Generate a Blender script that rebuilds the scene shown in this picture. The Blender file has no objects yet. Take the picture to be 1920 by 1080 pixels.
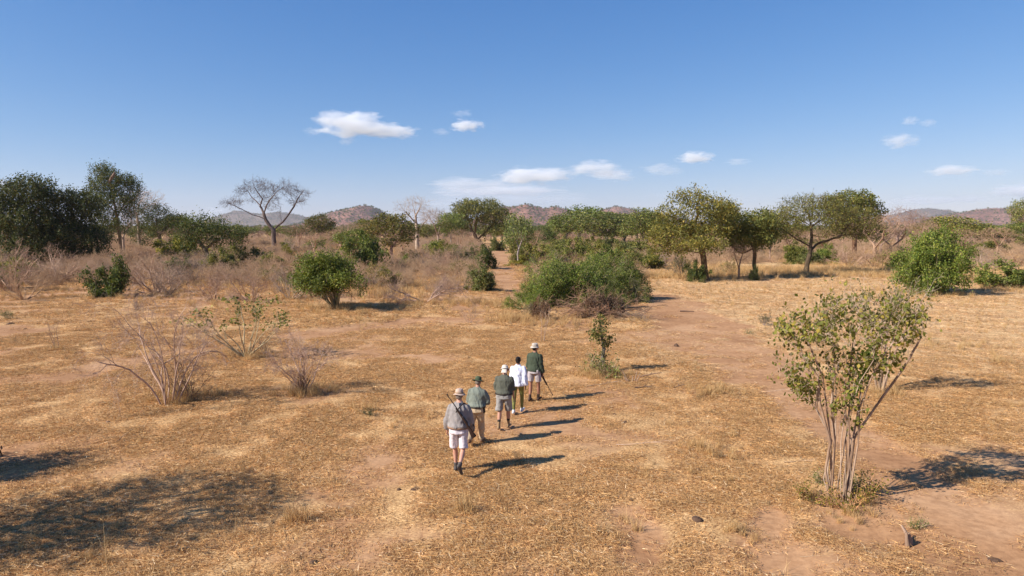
import bpy, math, random, time
import numpy as np
from mathutils import Vector, Matrix, Quaternion

T_START = time.time()
R = math.radians
scene = bpy.context.scene
col = scene.collection

# ------------------------------------------------------------------ camera, sky, sun, exposure
CAM_H = 5.5
F = 1280.0                       # focal length in pixels of a 1920 px wide picture
PITCH = math.atan(116 / F)
cam_d = bpy.data.cameras.new('camera')
cam_d.sensor_width = 36.0
cam_d.lens = 24.0
cam_d.clip_start = 0.1
cam_d.clip_end = 60000
cam = bpy.data.objects.new('camera', cam_d)
cam.location = (0, 0, CAM_H)
cam.rotation_euler = (math.pi / 2 - PITCH, 0, 0)
col.objects.link(cam)
scene.camera = cam

SUN_EL = R(36)
SUN_H = Vector((-0.925, -0.38, 0)).normalized()
SUN_DIR = Vector((SUN_H.x * math.cos(SUN_EL), SUN_H.y * math.cos(SUN_EL), math.sin(SUN_EL)))
world = bpy.data.worlds.new('World')
scene.world = world
world.use_nodes = True
wn = world.node_tree
sky = wn.nodes.new('ShaderNodeTexSky')
sky.sky_type = 'NISHITA'
sky.sun_disc = False
sky.sun_elevation = SUN_EL
sky.sun_rotation = math.atan2(SUN_H.x, SUN_H.y)
sky.altitude = 600
sky.air_density = 1.0
sky.dust_density = 0.15
sky.ozone_density = 2.6
bg = wn.nodes['Background']
bg.inputs['Strength'].default_value = 0.088
sx_ = wn.nodes.new('ShaderNodeSeparateColor'); cx_ = wn.nodes.new('ShaderNodeCombineColor')
wn.links.new(sky.outputs[0], sx_.inputs[0])
for k_, (ref_, pw_, to_) in enumerate(((1.94, 1.5, .92), (2.99, .90, 2.16), (4.78, .60, 4.75))):     # one response curve per colour for the whole sky
    a_ = wn.nodes.new('ShaderNodeMath'); a_.operation = 'DIVIDE'; a_.inputs[1].default_value = ref_
    b_ = wn.nodes.new('ShaderNodeMath'); b_.operation = 'POWER'; b_.inputs[1].default_value = pw_
    c_ = wn.nodes.new('ShaderNodeMath'); c_.operation = 'MULTIPLY'; c_.inputs[1].default_value = to_
    wn.links.new(sx_.outputs[k_], a_.inputs[0]); wn.links.new(a_.outputs[0], b_.inputs[0]); wn.links.new(b_.outputs[0], c_.inputs[0])
    d_ = wn.nodes.new('ShaderNodeMath'); d_.operation = 'MULTIPLY_ADD'; d_.inputs[1].default_value = (.055, .0, .0)[k_]; d_.inputs[2].default_value = (.95, 1, 1)[k_]
    e_ = wn.nodes.new('ShaderNodeMath'); e_.operation = 'DIVIDE'
    wn.links.new(b_.outputs[0], d_.inputs[0]); wn.links.new(c_.outputs[0], e_.inputs[0]); wn.links.new(d_.outputs[0], e_.inputs[1]); wn.links.new(e_.outputs[0], cx_.inputs[k_])
wn.links.new(cx_.outputs[0], bg.inputs[0])

sl = bpy.data.lights.new('sun', 'SUN')
sl.energy = 5.0
sl.angle = R(0.55)
sl.color = (1.0, 0.955, 0.89)
so = bpy.data.objects.new('sun', sl)
so.rotation_euler = SUN_DIR.to_track_quat('Z', 'Y').to_euler()
so.location = SUN_DIR * 50
col.objects.link(so)

scene.view_settings.view_transform = 'Standard'
scene.view_settings.look = 'None'
scene.view_settings.exposure = 0.64
scene.view_settings.gamma = 1.0
scene.view_settings.use_curve_mapping = False
cy = scene.cycles
cy.use_denoising = True
cy.max_bounces = 8
cy.diffuse_bounces = 3
cy.glossy_bounces = 2
cy.transmission_bounces = 3
cy.transparent_max_bounces = 8
cy.volume_bounces = 4
cy.caustics_reflective = False
cy.caustics_refractive = False

# ------------------------------------------------------------------ helpers: picture <-> ground
def gnd(u, v):
    """ground point seen at picture position u, v"""
    a = PITCH - math.atan((540 - v) / F)
    y = CAM_H / math.tan(a)
    depth = y * math.cos(PITCH) + CAM_H * math.sin(PITCH)
    return (u - 960) / F * depth, y

def mpp(y):
    return (y * math.cos(PITCH) + CAM_H * math.sin(PITCH)) / F

def zat(v, y):
    """height at distance y that shows at picture row v"""
    return CAM_H + y * math.tan(math.atan((540 - v) / F) - PITCH)

# ------------------------------------------------------------------ helpers: noise
def _hash(ix, iy, seed):
    n = (ix.astype(np.int64) * 374761393 + iy.astype(np.int64) * 668265263 + seed * 1442695041) & 0x7fffffff
    n = ((n ^ (n >> 13)) * 1274126177) & 0x7fffffff
    n = (n ^ (n >> 16)) & 0xffff
    return n / 65535.0

def vnoise(x, y, scale, seed=0):
    x = np.asarray(x, float) / scale; y = np.asarray(y, float) / scale
    ix = np.floor(x); iy = np.floor(y)
    fx = x - ix; fy = y - iy
    fx = fx * fx * (3 - 2 * fx); fy = fy * fy * (3 - 2 * fy)
    a = _hash(ix, iy, seed); b = _hash(ix + 1, iy, seed)
    c = _hash(ix, iy + 1, seed); d = _hash(ix + 1, iy + 1, seed)
    return (a * (1 - fx) + b * fx) * (1 - fy) + (c * (1 - fx) + d * fx) * fy

def fbm(x, y, scale, seed=0, octs=4, gain=0.5):
    s = 0; a = 1; t = 0
    for k in range(octs):
        s = s + a * vnoise(x, y, scale / 2 ** k, seed + 17 * k); t += a; a *= gain
    return s / t

def smooth(e0, e1, x):
    t = np.clip((x - e0) / (e1 - e0), 0, 1)
    return t * t * (3 - 2 * t)

def gz(x, y):
    x = np.asarray(x, float); y = np.asarray(y, float)
    d = np.hypot(x, y)
    f = 1 - smooth(120, 300, d)
    z = (fbm(x, y, 7.0, 5, 3) - .5) * 0.14 + (fbm(x, y, 1.6, 9, 3) - .5) * 0.07
    return z * f - .05 * bare(x, y) * (d < 90)

# bare soil paths, each a chain of (u, v, half width in metres)
PATHS = [
    [(1180, 562, 2.0), (1230, 556, 3.0), (1290, 590, 3.2), (1335, 640, 2.6), (1380, 690, 1.7), (1470, 725, 1.5), (1530, 780, 1.1), (1660, 850, 0.9), (1740, 930, 0.9), (1830, 1000, 1.0), (1900, 1060, 1.1)],
    [(1340, 640, 1.6), (1420, 655, 1.2), (1480, 700, 1.2)],
    [(925, 465, 2.5), (935, 500, 2.0), (950, 530, 1.6), (975, 560, .8)],
    [(0, 712, .8), (130, 705, .9), (250, 672, .8), (400, 650, .5)],
    [(560, 628, 1.2), (680, 612, 1.3), (790, 597, 1.2), (880, 600, .7)],
    [(0, 560, 1.6), (150, 548, 1.8), (330, 560, 1.6), (470, 560, 1.2)],
    [(1180, 960, .5), (1210, 990, .5), (1190, 1040, .5)],
    [(1440, 960, .4), (1440, 1030, .5), (1500, 1070, .5)],
    [(1640, 960, 1.0), (1720, 1010, .9), (1600, 990, .6)],
]
PATHW = []
for ch in PATHS:
    PATHW.append([(gnd(u, v)[0], gnd(u, v)[1], w) for u, v, w in ch])

def bare(x, y):
    """1 on trodden soil, 0 on litter"""
    x = np.asarray(x, float); y = np.asarray(y, float)
    m = np.zeros_like(x)
    wob = (fbm(x, y, 2.2, 41, 4) - .5) * 2.6
    for ch in PATHW:
        for (ax, ay, aw), (bx, by, bw) in zip(ch[:-1], ch[1:]):
            dx, dy = bx - ax, by - ay
            t = np.clip(((x - ax) * dx + (y - ay) * dy) / (dx * dx + dy * dy), 0, 1)
            d = np.hypot(x - ax - t * dx, y - ay - t * dy)
            w = aw + (bw - aw) * t
            m = np.maximum(m, 1 - smooth(0.55, 1.35, d / w + wob * .42))
    return m

def straw(x, y):
    """amount of straw litter on the ground"""
    x = np.asarray(x, float); y = np.asarray(y, float)
    n = fbm(x, y, 3.2, 3, 5, .6) * .6 + fbm(x, y, 14, 77, 3) * .4
    s = smooth(0.34, 0.60, n + .05)
    right = smooth(3, 16, x) * smooth(22, 34, y) * (1 - smooth(62, 80, y))
    s = np.clip(s + .35 * right, 0, 1)
    fr = smooth(2, 7, x) * (1 - smooth(13, 19, y))       # soil shows more in the near right corner
    s = s * (1 - .35 * fr)
    return np.clip(s * (1 - .97 * bare(x, y)), 0, 1)

def palef(x, y):
    """where the straw is bleached: the open clearing on the right"""
    return smooth(2, 12, np.asarray(x) - (np.asarray(y) - 30) * .12) * smooth(20, 34, y) * (.55 + .6 * fbm(x, y, 6, 91, 3)) 

# ------------------------------------------------------------------ helpers: meshes
def mk_mesh(name, V, faces, mats=(), midx=None, smooth_=False):
    """faces: list of (n,k) int arrays; midx: one material index per array"""
    me = bpy.data.meshes.new(name)
    V = np.asarray(V, np.float32)
    faces = [np.asarray(f, np.int32) for f in faces]
    keep = [i for i, f in enumerate(faces) if len(f)]
    mi = [(midx[i] if midx else 0) for i in keep]
    faces = [faces[i] for i in keep]
    me.vertices.add(len(V)); me.vertices.foreach_set('co', V.ravel())
    loops = np.concatenate([f.ravel() for f in faces])
    sizes = np.concatenate([np.full(len(f), f.shape[1], np.int32) for f in faces])
    me.loops.add(len(loops)); me.loops.foreach_set('vertex_index', loops)
    me.polygons.add(len(sizes))
    starts = np.concatenate([[0], np.cumsum(sizes)[:-1]]).astype(np.int32)
    me.polygons.foreach_set('loop_start', starts)
    for m in mats: me.materials.append(m)
    if midx:
        me.polygons.foreach_set('material_index', np.concatenate([np.full(len(f), k, np.int32) for f, k in zip(faces, mi)]))
    me.polygons.foreach_set('use_smooth', np.full(len(sizes), bool(smooth_)))
    me.update(calc_edges=True)
    return me

def link(name, me, parent=None, loc=None):
    o = bpy.data.objects.new(name, me)
    col.objects.link(o)
    if parent is not None: o.parent = parent
    if loc is not None: o.location = loc
    return o

def tag(o, label=None, cat=None, group=None, kind=None):
    if label: o['label'] = label
    if cat: o['category'] = cat
    if group: o['group'] = group
    if kind: o['kind'] = kind
    return o

def empty(name, loc=(0, 0, 0), rz=0):
    o = bpy.data.objects.new(name, None)
    o.empty_display_size = .3
    o.location = loc; o.rotation_euler = (0, 0, rz)
    col.objects.link(o)
    return o

def copy_tree(o, parent=None):
    c = o.copy(); col.objects.link(c)
    if parent is not None: c.parent = parent
    for ch in o.children: copy_tree(ch, c)
    return c

def set_color(o, c):
    o.color = (c[0], c[1], c[2], 1)
    for ch in o.children: set_color(ch, c)

# ------------------------------------------------------------------ helpers: plants
def nrm(v):
    return v / (np.linalg.norm(v, axis=-1, keepdims=True) + 1e-9)

def tubes(P, par, Rr, sides=4, mask=None):
    """ring mesh along a graph of nodes; par[i] < 0 starts a tube"""
    P = np.asarray(P, float); par = np.asarray(par); Rr = np.asarray(Rr, float)
    n = len(P)
    has = par >= 0
    D = np.zeros((n, 3)); D[has] = P[has] - P[par[has]]
    ci = np.nonzero(has)[0]
    # main child: the thickest
    main = np.full(n, -1)
    order = ci[np.argsort(Rr[ci])]
    main[par[order]] = order
    roots = np.nonzero(~has)[0]
    rm = main[roots]; ok = rm >= 0
    D[roots[ok]] = D[rm[ok]]
    mid = has & (main >= 0)
    Dn = nrm(D)
    Dm = Dn.copy()
    Dm[mid] = nrm(Dn[mid] + Dn[main[mid]])
    ref = np.array([0.36, 0.91, 0.2]); ref /= np.linalg.norm(ref)
    def ring(C, Dd, r):
        a = np.cross(Dd, ref); bad = np.linalg.norm(a, axis=1) < 1e-3
        a[bad] = (1, 0, 0); a = nrm(a); b = np.cross(Dd, a)
        t = np.arange(sides) * 2 * math.pi / sides
        return C[:, None] + r[:, None, None] * (np.cos(t)[None, :, None] * a[:, None] + np.sin(t)[None, :, None] * b[:, None])
    ringsA = ring(P, Dm, Rr)
    if mask is not None: ci = ci[mask[ci]]
    side = ci[main[par[ci]] != ci]
    start = par[ci].copy()
    extra = {}
    V = ringsA
    if len(side):
        ex = ring(P[par[side]], Dn[side], Rr[side] * 1.05)
        V = np.concatenate([ringsA, ex])
        m = np.full(n, -1); m[side] = n + np.arange(len(side))
        s2 = m[ci]; start = np.where(s2 >= 0, s2, start)
    k = np.arange(sides); k2 = (k + 1) % sides
    a = start[:, None] * sides; b = ci[:, None] * sides
    Fq = np.stack([a + k, a + k2, b + k2, b + k], axis=-1).reshape(-1, 4)
    V = V.reshape(-1, 3)
    used, inv = np.unique(Fq, return_inverse=True)
    return V[used], inv.reshape(-1, 4)

def grow(rng, pos, dirs, length, rad, levels):
    """levels: list of dict(nseg, wob, trop, taper) + child rules (n, tmin, ang, ratio, rratio)"""
    P = []; par = []; Rr = []; lev = []; D = []
    cnt = 0
    for li, L in enumerate(levels):
        m = len(pos)
        ns = L['nseg']
        idx = np.zeros((ns + 1, m), int)
        P.append(pos.copy()); par.append(np.full(m, -1)); Rr.append(rad.copy()); lev.append(np.full(m, li)); D.append(dirs.copy())
        idx[0] = cnt + np.arange(m); cnt += m
        allp = [pos.copy()]; alld = [dirs.copy()]; allr = [rad.copy()]
        p = pos.copy(); d = dirs.copy()
        for s in range(ns):
            d = nrm(d + rng.normal(0, L['wob'], d.shape) + np.array([0, 0, L.get('trop', 0)]) * (1 if not L.get('arch') else 1 - 2.2 * s / ns))
            p = p + d * (length / ns)[:, None]
            r = rad * (1 - (1 - L.get('taper', .3)) * (s + 1) / ns)
            P.append(p.copy()); par.append(idx[s].copy()); Rr.append(r); lev.append(np.full(m, li)); D.append(d.copy())
            idx[s + 1] = cnt + np.arange(m); cnt += m
            allp.append(p.copy()); alld.append(d.copy()); allr.append(r)
        if li + 1 < len(levels):
            n = L['n']
            A = np.stack(allp); Dd = np.stack(alld); Rg = np.stack(allr)
            mi = np.repeat(np.arange(m), n)
            t = rng.uniform(L.get('tmin', .25), 1, len(mi))
            si = np.clip((t * ns).astype(int), 0, ns - 1); fr = t * ns - si
            pos2 = A[si, mi] * (1 - fr)[:, None] + A[si + 1, mi] * fr[:, None]
            dd = Dd[np.minimum(si + 1, ns), mi]
            rnd = nrm(rng.normal(0, 1, dd.shape)); perp = nrm(rnd - dd * (rnd * dd).sum(1, keepdims=True))
            ang = np.radians(rng.uniform(*L.get('ang', (30, 65)), len(mi)))[:, None]
            dirs2 = nrm(dd * np.cos(ang) + perp * np.sin(ang))
            len2 = length[mi] * L.get('ratio', .5) * rng.uniform(.6, 1.25, len(mi)) * (1.15 - .5 * t)
            rad2 = Rg[si, mi] * L.get('rratio', .6)
            pos, dirs, length, rad = pos2, dirs2, len2, rad2
    return np.concatenate(P), np.concatenate(par), np.concatenate(Rr), np.concatenate(lev), np.concatenate(D)

def leaf_faces(rng, C, size, aspect=.55, up=.0, jitter=.35, hang=0.0):
    """rhombic leaves at the points C"""
    n = len(C)
    N = nrm(rng.normal(0, 1, (n, 3)) + np.array([0, 0, up]))
    A = nrm(rng.normal(0, 1, (n, 3)) + np.array([0, 0, -hang]))
    A = nrm(A - N * (A * N).sum(1, keepdims=True)); B = np.cross(N, A)
    s = (size * (1 + rng.uniform(-jitter, jitter, n)))[:, None]
    V = np.stack([C - A * s * .5, C + B * s * aspect * .5 + A * s * .05, C + A * s * .5, C - B * s * aspect * .5 + A * s * .05], 1).reshape(-1, 3)
    return V, np.arange(n * 4).reshape(-1, 4)

def clusters(rng, ells, ncl, npc, sig):
    """attraction points in clumps inside ellipsoids (cx,cy,cz,rx,ry,rz,weight)"""
    w = np.array([e[6] for e in ells], float); w /= w.sum()
    out = []
    which = rng.choice(len(ells), ncl, p=w)
    for k in which:
        e = ells[k]
        d = nrm(rng.normal(0, 1, 3)); d[2] = abs(d[2]) * (1 if rng.random() < .78 else -1)
        r = rng.uniform(.25, 1) ** .4
        c = np.array(e[:3]) + d * r * np.array(e[3:6])
        out.append(c + rng.normal(0, sig, (npc, 3)) * np.array([1, 1, .6]))
    return np.concatenate(out)

def skeleton(polys, step):
    P = []; par = []
    for pi, pl in enumerate(polys):
        pts = np.array(pl, float)
        if pi == 0:
            P.append(pts[0]); par.append(-1); last = 0
        else:
            d = np.linalg.norm(np.array(P) - pts[0], axis=1); last = int(np.argmin(d))
        prev = np.array(P[last]); rest = pts[1:] 
        if pi and np.linalg.norm(prev - pts[0]) > step: rest = pts
        for q in rest:
            L = np.linalg.norm(q - prev); n = max(1, int(round(L / step)))
            for k in range(1, n + 1):
                P.append(prev + (q - prev) * k / n); par.append(last); last = len(P) - 1
            prev = q
    return np.array(P), np.array(par)

def colonize(rng, P, par, attr, step, di, dk, maxit=120, trop=.0, wob=.12):
    P = list(P); par = list(par)
    Pn = np.array(P)
    alive = np.ones(len(attr), bool)
    nd = np.full(len(attr), 1e9); ni = np.zeros(len(attr), int)
    new = np.arange(len(P))
    for it in range(maxit):
        d = np.linalg.norm(attr[:, None] - Pn[new][None], axis=2)
        j = d.argmin(1); dm = d[np.arange(len(attr)), j]
        b = dm < nd; nd[b] = dm[b]; ni[b] = new[j[b]]
        alive &= nd > dk
        act = alive & (nd < di)
        if not act.any():
            if not alive.any(): break
            a = np.nonzero(alive)[0]
            act = np.zeros_like(alive); act[a[np.argmin(nd[a])]] = True
        src = ni[act]; vec = nrm(attr[act] - Pn[src])
        nc = np.bincount(np.array(par)[np.array(par) >= 0], minlength=len(Pn))
        full = nc[src] >= 3
        alive[np.nonzero(act)[0][full]] = False
        src = src[~full]; vec = vec[~full]
        if not len(src): continue
        u, inv = np.unique(src, return_inverse=True)
        S = np.zeros((len(u), 3)); np.add.at(S, inv, vec)
        S = nrm(nrm(S) + rng.normal(0, wob, S.shape) + np.array([0, 0, trop]))
        Np = Pn[u] + S * step
        new = len(Pn) + np.arange(len(u))
        Pn = np.concatenate([Pn, Np]); par = par + list(u)
        if len(Pn) > 9000: break
    return Pn, np.array(par)

def pipe(par, tip, trunk):
    n = len(par)
    nch = np.bincount(par[par >= 0], minlength=n)
    tips = max(2, int((nch == 0).sum()))
    e = math.log(tips) / math.log(trunk / tip)
    e = max(1.3, min(e, 4))
    S = np.where(nch == 0, 1.0, 0.0)
    for i in range(n - 1, 0, -1):
        if par[i] >= 0: S[par[i]] += S[i]
    r = tip * S ** (1 / e)
    r = r * (trunk / r.max())
    return np.maximum(trunk * (r / trunk) ** 1.35, tip * .5), nch

# ------------------------------------------------------------------ materials
def mat(name):
    m = bpy.data.materials.new(name); m.use_nodes = True
    nt = m.node_tree; nt.nodes.clear()
    out = nt.nodes.new('ShaderNodeOutputMaterial')
    return m, nt, out

def N(nt, typ, **kw):
    n = nt.nodes.new(typ)
    for k, v in kw.items():
        if k == 'inp':
            for kk, vv in v.items(): n.inputs[kk].default_value = vv
        else: setattr(n, k, v)
    return n

def ramp(nt, fac, stops, interp='LINEAR'):
    r = nt.nodes.new('ShaderNodeValToRGB'); r.color_ramp.interpolation = interp
    el = r.color_ramp.elements
    while len(el) > 1: el.remove(el[0])
    el[0].position = stops[0][0]; el[0].color = (*stops[0][1], 1)
    for p, c in stops[1:]:
        e = el.new(p); e.color = (*c, 1)
    nt.links.new(fac, r.inputs[0])
    return r.outputs[0]

def mixc(nt, a, b, f, mode='MIX'):
    m = nt.nodes.new('ShaderNodeMix'); m.data_type = 'RGBA'; m.blend_type = mode
    for s, v in ((m.inputs[0], f), (m.inputs[6], a), (m.inputs[7], b)):
        if isinstance(v, (int, float)): s.default_value = v
        elif isinstance(v, tuple): s.default_value = (*v, 1)
        else: nt.links.new(v, s)
    return m.outputs[2]

def math_(nt, op, a, b=0.0, clamp=False):
    m = nt.nodes.new('ShaderNodeMath'); m.operation = op; m.use_clamp = clamp
    for s, v in ((m.inputs[0], a), (m.inputs[1], b)):
        if isinstance(v, (int, float)): s.default_value = v
        else: nt.links.new(v, s)
    return m.outputs[0]

def noise(nt, scale, detail=3, rough=.55, vec=None, dim='3D'):
    n = N(nt, 'ShaderNodeTexNoise', inp={'Scale': scale, 'Detail': detail, 'Roughness': rough})
    if vec is not None: nt.links.new(vec, n.inputs['Vector'])
    return n.outputs[0]

def leaf_mat(name, stops, trans=.28, objtint=True, tt=(1.15, 1.2, .7)):
    m, nt, out = mat(name)
    geo = N(nt, 'ShaderNodeNewGeometry')
    c = ramp(nt, geo.outputs['Random Per Island'], stops)
    tc = N(nt, 'ShaderNodeTexCoord')
    nz = noise(nt, .9, 2, .5, tc.outputs['Object'])
    c = mixc(nt, c, ramp(nt, nz, [(.3, (.62, .62, .58)), (.7, (1.3, 1.25, 1.1))]), 1.0, 'MULTIPLY')
    if objtint:
        oi = N(nt, 'ShaderNodeObjectInfo')
        c = mixc(nt, c, oi.outputs['Color'], 1.0, 'MULTIPLY')
    d = N(nt, 'ShaderNodeBsdfPrincipled', inp={'Roughness': .62, 'Specular IOR Level': .25})
    nt.links.new(c, d.inputs['Base Color'])
    t = N(nt, 'ShaderNodeBsdfTranslucent')
    nt.links.new(mixc(nt, c, tt, 1.0, 'MULTIPLY'), t.inputs[0])
    mx = N(nt, 'ShaderNodeMixShader', inp={0: trans})
    nt.links.new(d.outputs[0], mx.inputs[1]); nt.links.new(t.outputs[0], mx.inputs[2])
    nt.links.new(mx.outputs[0], out.inputs[0])
    return m

def bark_mat(name, c1, c2, scale=6, objtint=True):
    m, nt, out = mat(name)
    tc = N(nt, 'ShaderNodeTexCoord')
    mp = N(nt, 'ShaderNodeMapping', inp={'Scale': (1, 1, .25)})
    nt.links.new(tc.outputs['Object'], mp.inputs[0])
    n1 = noise(nt, scale, 4, .65, mp.outputs[0])
    c = ramp(nt, n1, [(.32, c1), (.68, c2)])
    if objtint:
        oi = N(nt, 'ShaderNodeObjectInfo')
        c = mixc(nt, c, oi.outputs['Color'], 1.0, 'MULTIPLY')
    d = N(nt, 'ShaderNodeBsdfPrincipled', inp={'Roughness': .85, 'Specular IOR Level': .2})
    nt.links.new(c, d.inputs['Base Color'])
    b = N(nt, 'ShaderNodeBump', inp={'Strength': .6, 'Distance': .02})
    nt.links.new(n1, b.inputs['Height']); nt.links.new(b.outputs[0], d.inputs['Normal'])
    nt.links.new(d.outputs[0], out.inputs[0])
    return m

M_LEAF = leaf_mat('leaf_green', [(0, (.055, .075, .020)), (.35, (.098, .128, .032)), (.75, (.165, .185, .048)), (1, (.28, .25, .08))])
M_LEAF_OLIVE = leaf_mat('leaf_olive', [(0, (.10, .105, .035)), (.4, (.15, .155, .05)), (.75, (.22, .20, .065)), (1, (.36, .27, .09))])
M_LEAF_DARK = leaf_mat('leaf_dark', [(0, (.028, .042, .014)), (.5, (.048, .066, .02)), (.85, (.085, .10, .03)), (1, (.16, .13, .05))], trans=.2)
M_LEAF_DRY = leaf_mat('leaf_dry', [(0, (.12, .06, .035)), (.5, (.19, .10, .055)), (1, (.28, .16, .09))], trans=.15)
M_TWIG = bark_mat('twig_grey', (.30, .215, .15), (.50, .375, .275), 9)
M_TWIG_PALE = bark_mat('twig_pale', (.44, .33, .25), (.68, .55, .45), 9)
M_BARK_BROWN = bark_mat('bark_brown', (.075, .042, .028), (.19, .115, .075), 5)
M_BARK_GREY = bark_mat('bark_grey', (.15, .115, .095), (.32, .25, .20), 5)
M_BARK_PALE = bark_mat('bark_pale', (.20, .125, .08), (.50, .37, .265), 7)

def grass_mat(name, stops, objtint=False):
    return leaf_mat(name, stops, trans=.22, objtint=objtint, tt=(1.1, .98, .85))
M_STRAW = grass_mat('straw', [(0, (.22, .10, .045)), (.22, (.48, .262, .106)), (.6, (.72, .43, .185)), (.88, (.86, .585, .29)), (1, (.92, .73, .50))])
M_STRAW_PALE = grass_mat('pale_straw', [(0, (.46, .27, .14)), (.3, (.70, .46, .25)), (1, (.90, .70, .46))])
M_LITTER = grass_mat('leaf_litter', [(0, (.07, .035, .02)), (.35, (.20, .10, .05)), (.7, (.42, .24, .12)), (1, (.70, .48, .28))])
M_GRASS = grass_mat('dry_grass', [(0, (.44, .26, .11)), (.5, (.64, .41, .185)), (1, (.82, .59, .32))])
M_GRASS_OLD = grass_mat('old_grass', [(0, (.20, .135, .07)), (.5, (.34, .23, .13)), (1, (.48, .34, .20))])

# ------------------------------------------------------------------ ground
def axis(lo, hi, step, far, g=1.12):
    a = list(np.arange(lo, hi + 1e-6, step))
    s = step; x = hi
    while x < far: s *= g; x += s; a.append(x)
    return a
xs_pos = axis(0, 34, .26, 12000)
xs = np.array([-x for x in xs_pos[:0:-1]] + xs_pos)
ys = np.array([-y for y in axis(0, 2, 1.0, 6000, 1.6)[:0:-1]] + [0, 2, 4, 6] + axis(7.5, 62, .26, 14000, 1.07))
GX, GY = np.meshgrid(xs, ys)
GZ = gz(GX, GY)
nx, ny = len(xs), len(ys)
V = np.stack([GX, GY, GZ], -1).reshape(-1, 3)
ii = (np.arange(ny - 1)[:, None] * nx + np.arange(nx - 1)[None]).ravel()
Fg = np.stack([ii, ii + 1, ii + nx + 1, ii + nx], 1)

m, nt, out = mat('ground_soil_and_litter')
at = N(nt, 'ShaderNodeAttribute', attribute_name='straw')
tc = N(nt, 'ShaderNodeTexCoord')
ob = tc.outputs['Object']
nA = noise(nt, .35, 5, .6, ob)
nB = noise(nt, 5.5, 5, .7, ob)
nC = noise(nt, 42, 3, .7, ob)
pal = N(nt, 'ShaderNodeAttribute', attribute_name='pale')
soil = ramp(nt, nA, [(.3, (.32, .162, .075)), (.5, (.44, .240, .118)), (.72, (.53, .315, .17))])
soil = mixc(nt, soil, ramp(nt, nB, [(.32, (.72, .68, .66)), (.6, (1.06, 1.05, 1.04))]), 1.0, 'MULTIPLY')
mpl = N(nt, 'ShaderNodeMapping', inp={'Scale': (1, 2.2, 1), 'Rotation': (0, 0, .35)})
nt.links.new(ob, mpl.inputs[0])
nL = noise(nt, 17, 4, .75, mpl.outputs[0])
nL2 = noise(nt, 1.3, 4, .6, ob)
lit = ramp(nt, nL, [(.35, (.13, .058, .028)), (.45, (.38, .205, .085)), (.54, (.66, .39, .165)), (.66, (.92, .62, .31))])  # darkest tones paint the small shade between straws into the litter colour
lit = mixc(nt, lit, ramp(nt, nL2, [(.3, (.70, .68, .66)), (.5, (.98, .98, .98)), (.68, (1.22, 1.24, 1.26))]), 1.0, 'MULTIPLY')
lit = mixc(nt, lit, mixc(nt, lit, (1.16, 1.28, 1.42), 1.0, 'MULTIPLY'), pal.outputs['Fac'])
f = math_(nt, 'ADD', at.outputs['Fac'], math_(nt, 'MULTIPLY', math_(nt, 'SUBTRACT', nB, .5), 1.1))
f = math_(nt, 'MULTIPLY', math_(nt, 'SUBTRACT', f, .22), 1.9, True)
c = mixc(nt, soil, lit, f)
gp = N(nt, 'ShaderNodeNewGeometry')
sx = N(nt, 'ShaderNodeSeparateXYZ'); nt.links.new(gp.outputs['Position'], sx.inputs[0])
farf = math_(nt, 'MULTIPLY', math_(nt, 'SUBTRACT', sx.outputs[1], 350), 1 / 900, True)
nF = noise(nt, .012, 5, .6, ob)
c = mixc(nt, c, ramp(nt, nF, [(.38, (.10, .10, .045)), (.55, (.26, .19, .10)), (.7, (.36, .24, .14))]), farf)
bs = N(nt, 'ShaderNodeBsdfPrincipled', inp={'Roughness': .92, 'Specular IOR Level': .12})
nt.links.new(c, bs.inputs['Base Color'])
hgt = math_(nt, 'ADD', math_(nt, 'MULTIPLY', nL, f), math_(nt, 'MULTIPLY', nC, .35))
bp = N(nt, 'ShaderNodeBump', inp={'Strength': .55, 'Distance': .03})
nt.links.new(hgt, bp.inputs['Height']); nt.links.new(bp.outputs[0], bs.inputs['Normal'])
nt.links.new(bs.outputs[0], out.inputs[0])
M_GROUND = m
me = mk_mesh('ground', V, [Fg], [M_GROUND], smooth_=True)
a = me.attributes.new('straw', 'FLOAT', 'POINT')
a.data.foreach_set('value', straw(GX, GY).ravel().astype(np.float32))
a = me.attributes.new('pale', 'FLOAT', 'POINT')
a.data.foreach_set('value', np.clip(palef(GX, GY), 0, 1).ravel().astype(np.float32))
ground = tag(link('ground', me), 'reddish dry soil under patchy straw litter', None, None, 'structure')

# ------------------------------------------------------------------ hills
def hill_mat(name, tint):
    m, nt, out = mat(name)
    tc = N(nt, 'ShaderNodeTexCoord')
    n1 = noise(nt, .0075, 6, .62, tc.outputs['Object'])
    n2 = noise(nt, .075, 3, .7, tc.outputs['Object'])
    c = ramp(nt, n1, [(.36, (.19, .125, .10)), (.5, (.28, .17, .13)), (.64, (.36, .235, .185))])
    c = mixc(nt, c, (.055, .065, .03), ramp(nt, n2, [(.46, (0, 0, 0)), (.58, (.85, .85, .85))]))
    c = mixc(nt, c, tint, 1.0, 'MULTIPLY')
    d = N(nt, 'ShaderNodeBsdfPrincipled', inp={'Roughness': .95, 'Specular IOR Level': .05})
    nt.links.new(c, d.inputs['Base Color'])
    b = N(nt, 'ShaderNodeBump', inp={'Strength': .8, 'Distance': 6.0})
    nt.links.new(n2, b.inputs['Height']); nt.links.new(b.outputs[0], d.inputs['Normal'])
    nt.links.new(d.outputs[0], out.inputs[0])
    return m
M_HILL = hill_mat('hill_rock_and_scrub', (1.12, .86, .80))
M_HILL_FAR = hill_mat('hill_far', (.8, .85, .85))
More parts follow.
